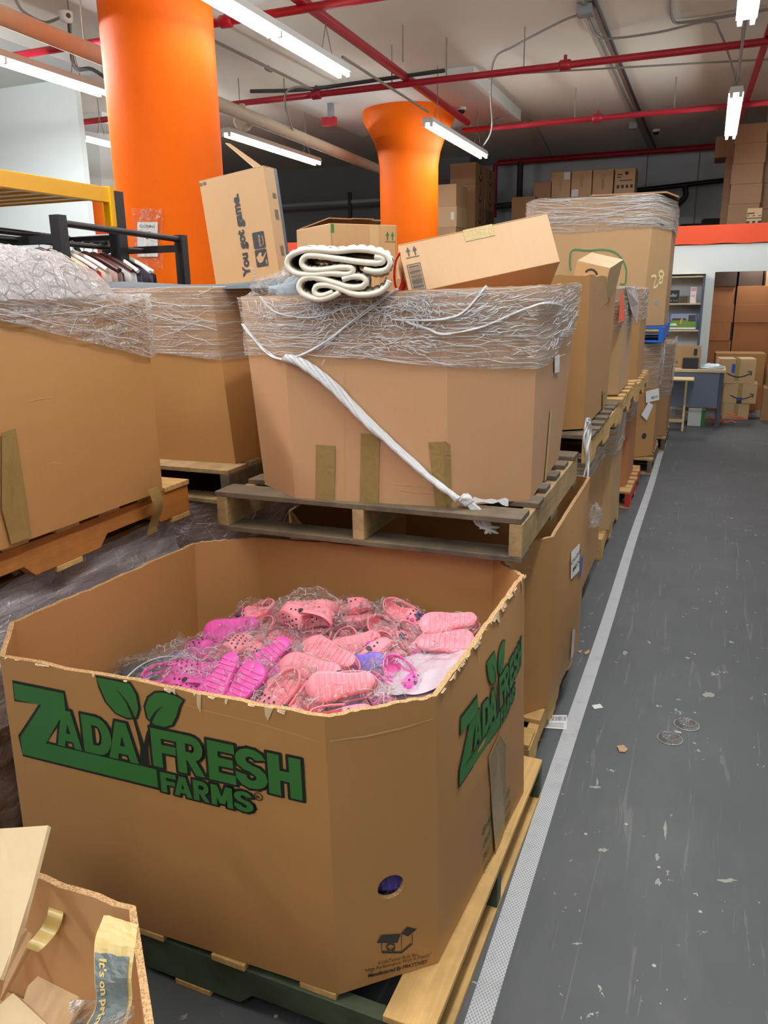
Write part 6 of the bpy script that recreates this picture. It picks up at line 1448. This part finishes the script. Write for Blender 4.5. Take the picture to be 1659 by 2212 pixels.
pipe('conduit', 'white conduit loop on the ceiling at the top right', smooth_path([atZ(1450, -40, ZC-.03), atZ(1452, 40, ZC-.03), atZ(1490, 47, ZC-.03), atZ(1659, 20, ZC-.03)], 5), .014, M_conduit)
# boxes and cameras on the ceiling
def jbox(px, py, z, s, label, mat=M_grey):
    q = atZ(px, py, z); t = thing('junction_box', label, 'electrical box', q); m = MB(); m.box(q.x-s, q.x+s, q.y-s, q.y+s, z-.02, ZC if z > 4 else z+.06); m.build('box_body', mat, t, bevel=.004); MB().box(q.x-s*.8, q.x+s*.8, q.y-s*.8, q.y+s*.8, z-.026, z-.02).build('box_cover', mat, t); return t
jbox(1264, 28, 4.03, .07, 'grey junction box on the ceiling above the aisle')
jbox(1368, 275, 4.03, .06, 'small grey junction box where the far ceiling conduits end')
q = atY(710, 262, 10.0); t = thing('alarm_box', 'small red and grey electrical box near the second column head', 'electrical box', q); MB().box(q.x-.09, q.x+.09, 9.98, 10.06, q.z-.05, q.z+.05).build('box_body', M_redpipe, t); MB().box(q.x+.0, q.x+.06, 9.97, 10.05, q.z+.04, q.z+.22).build('cable_bundle', M_grey, t); MB().tube([(q.x, 10.03, q.z), (q.x, 10.03, ZC-.14)], .012, 6).build('box_stem', M_conduit, t)
def dome(px, py, z, label):
    q = atZ(px, py, z); t = thing('security_camera', label, 'camera', q)
    MB().lathe([(.06, .0), (.06, -.03), (.05, -.035)], (q.x, q.y, z), 16).build('camera_base', M_white, t); MB().lathe([(.048, -.03), (.044, -.055), (.025, -.075), (.001, -.08)], (q.x, q.y, z), 16).build('camera_dome', M_black, t); return t
dome(997, 232, ZC-.14, 'white dome security camera by the second column head'); dome(1418, 280, ZC, 'white dome security camera on the far dark ceiling')
q = atZ(142, 26, 3.9); t = thing('security_camera', 'white security camera on the beam at the upper left corner', 'camera', q)
MB().lathe([(.055, .0), (.055, -.05), (.045, -.07), (.001, -.08)], (q.x, q.y, 3.9), 14).build('camera_base', M_white, t); MB().disc((q.x+.05, q.y-.03, 3.86), (1, -.6, -.2), .02, 10).build('camera_lens', M_black, t)
pipe('cable', 'grey cable curving to the security camera at the upper left', smooth_path([atZ(30, -10, 3.88), atZ(50, 25, 3.88), atZ(95, 48, 3.88), atZ(130, 38, 3.88)], 6), .012, M_conduit, cat='cable')

# ================================================================== floor markings and litter
t = NT('textured_safety_tape'); co = t.coords((1, 1, 1))
def waves(t, ax, f):
    s = t.n('ShaderNodeSeparateXYZ', i_0=co); return t.math('SINE', t.math('MULTIPLY', s.outputs[ax], f))
dots = t.math('MULTIPLY', waves(t, 0, 2*PI/.0088), waves(t, 1, 2*PI/.0125))
c = t.mix(t.ramp(dots, [(.05, (0, 0, 0, 1)), (.35, (1, 1, 1, 1))]), srgb(196, 198, 202), srgb(140, 142, 147))
c = t.mix(t.math('MULTIPLY', t.ramp(t.noise(9, co, 5, .7), [(.5, (0, 0, 0, 1)), (.8, (1, 1, 1, 1))]), .5), c, srgb(120, 120, 122))
M_tapefl = t.done(t.princ(c, .4))
m = MB(); xl = lambda y: -.374+.0045*(y-1.3)+.003*math.sin(y*2.1)
ys = [.2+.15*k for k in range(60)]; vs = []
for y in ys: vs += [(xl(y), y, .0015), (xl(y)+.0575-.0006*(y-1), y, .0015)]
m.add(vs, [(2*i, 2*i+1, 2*i+3, 2*i+2) for i in range(len(ys)-1)])
ye = ys[-1]; m.add([(xl(ye)-.25, ye-.06, .0014), (xl(ye)+.05, ye-.06, .0014), (xl(ye)+.05, ye, .0014), (xl(ye)-.25, ye, .0014)], [(0, 1, 2, 3)])
q0, q1 = atZ(1385, 1022, .0016), atZ(1412, 1020, .0016); m.add([(q0.x-.05, q0.y-.02, .0016), (q1.x, q1.y-.02, .0016), (q1.x, q1.y+.03, .0016), (q0.x-.05, q0.y+.03, .0016)], [(0, 1, 2, 3)])
tag(m.build('floor_tape', M_tapefl), 'white textured safety tape line along the aisle floor', 'floor tape')
def scrap(name, label, cat, pix, mat, th=.0015, z=.001, n=None):
    m = MB(); m.slab([atZ(x, y, z) for x, y in pix], (0, 0, th)); return tag(m.build(name, mat), label, cat)
o = thing('barcode_label', 'white barcode label on the floor between pallet and tape line', 'label', atZ(1195, 1560, .002))
MB().slab([atZ(x, y, .002) for x, y in ((1166, 1572), (1185, 1545), (1225, 1545), (1224, 1576))], (0, 0, .0008)).build('label_paper', M_paper, o)
m = MB(); o4 = [atZ(x, y, .0032) for x, y in ((1190, 1557), (1223, 1557), (1224, 1547), (1192, 1547))]
lf = lambda u, v, n: (o4[0]*(1-u)+o4[1]*u)*(1-v)+(o4[3]*(1-u)+o4[2]*u)*v
barcode(m, 0, 0, 1, 1, lf, 0, frame=False, seed=2)
o5 = [atZ(x, y, .0032) for x, y in ((1175, 1570), (1222, 1573), (1223, 1560), (1180, 1560))]; lf = lambda u, v, n: (o5[0]*(1-u)+o5[1]*u)*(1-v)+(o5[3]*(1-u)+o5[2]*u)*v
for k in range(4): rect(m, .05, .12+.22*k, .9, .18+.22*k, lf, 0)
m.build('barcode', M_ink, o)
scrap('paper_scrap', 'small white square of paper on the floor right of the tape line', 'paper', ((1278, 1524), (1296, 1521), (1303, 1529), (1284, 1532)), M_paper)
scrap('cardboard_chip', 'torn brown cardboard chip on the aisle floor', 'cardboard', ((1332, 1613), (1347, 1611), (1356, 1620), (1351, 1626), (1338, 1625)), K['tan'], .004)
for i, pix in enumerate([((1247, 1408), (1258, 1405), (1254, 1411)), ((1262, 1412), (1272, 1404), (1274, 1409), (1266, 1415)), ((1160, 1600), (1172, 1596), (1167, 1602))]):
    scrap('cardboard_chip', ['tiny pale splinter by the foot of the labelled bin', 'tiny orange brown splinter lying on the tape line', 'tiny dull scrap by the pallet corner'][i], 'cardboard', pix, K['tan'] if i < 2 else K['dull'], .003)
cs_ = thing('clear_clamshell', 'empty clear plastic clamshell of two round halves on the aisle floor', 'packaging', atZ(1465, 1582, 0))
for (px, py), rr in (((1447, 1596), .040), ((1483, 1566), .041)):
    c = atZ(px, py, 0); m = MB(); m.lathe([(rr*1.12, .001), (rr, .002), (rr*.95, .012), (rr*.72, .017), (rr*.66, .010), (.001, .012)], c, 28); m.lathe([(rr*1.10, .0), (rr*1.14, .002)], c, 28)
    for k in range(6): a = k*PI/3; m.tube([c+Vector((rr*.2*math.cos(a), rr*.2*math.sin(a), .012)), c+Vector((rr*.62*math.cos(a), rr*.62*math.sin(a), .011))], .0022, 5)
    m.build('shell_half', F_clear, cs_)
    MB().tube([c+Vector((rr*1.1*math.cos(k*PI/14), rr*1.1*math.sin(k*PI/14), .002)) for k in range(28)], .0013, 5, closed=True).build('shell_rim', M_strand_glint, cs_)
a, b = atZ(1458, 1580, .003), atZ(1472, 1584, .003); MB().tube([a, b], .004, 6).build('shell_hinge', M_strand_glint, cs_)
M_chip = plain('pale_worn_paint', srgb(150, 150, 144), .8, var=.12, nscale=60)
sp_ = []
for i, (px, py, rx, ry, lab) in enumerate([(1420, 1852, 5, 9, 'a'), (1422, 1905, 9, 10, 'b'), (1570, 1902, 21, 6, 'c'), (1304, 1836, 13, 5, 'd'), (1437, 1795, 5, 22, 'e'), (1529, 1499, 16, 8, 'f'), (1350, 1410, 6, 5, 'g'), (1285, 1700, 18, 4, 'h'), (1290, 1690, 4, 10, 'i')]):
    m = MB(); rnd = random.Random(i)
    m.slab([atZ(px+rx*math.cos(k*PI/7)*rnd.uniform(.35, 1.2), py+ry*math.sin(k*PI/7)*rnd.uniform(.35, 1.2), .0002) for k in range(14)], (0, 0, .0002)); sp_.append(m)
mm_ = MB()
for m in sp_: mm_.add(m.v, m.f)
o = mm_.build('worn_paint_patches', M_chip); tag(o, 'pale patches where the grey floor paint has flaked off in the aisle', 'floor wear', kind='stuff')

q = atX(1283, 1120, -.455); m = MB(); m.grid(24, 14, blob(q, .035, .11, .075, .4, 3, 11), 0, True, True); tag(m.build('plastic_bag', F_far), 'whitish plastic bag bulging out between two lower bins of the aisle row', 'plastic bag')

# ------------------------------------------------------------------ creases and scuffs of the big boards
M_crease = kraft('kraft_crease', srgb(206, 164, 118))
def crease(p, parent, pix, wd=.0014, name='crease_line'):
    m = MB(); q = [p.inv(*a) for a in pix]; stroke(m, [(u, t_) for u, t_ in q], [wd*.5/p.W]+[wd/p.W]*(len(q)-2)+[wd*.5/p.W], lambda u, v, n: p.pt(u, v, .0012), 0); return m.build(name, M_crease, parent)
crease(FP[0], FB, [(350, 1508), (450, 1536), (560, 1562), (690, 1602)]); crease(FP[1], FB, [(712, 1600), (790, 1590), (870, 1572), (935, 1552)])
crease(MP[0], FM, [(742, 800), (743, 900), (744, 1000), (745, 1088)], .0012); crease(MP[0], FM, [(845, 1045), (900, 1050), (960, 1052)]); crease(MP[0], FM, [(850, 1058), (905, 1064), (958, 1066)])
crease(LP[2], LB, [(55, 868), (85, 862), (115, 858)], .002, 'scuff_mark'); crease(LP[2], LB, [(100, 1004), (115, 998), (132, 1001)], .002, 'scuff_mark')
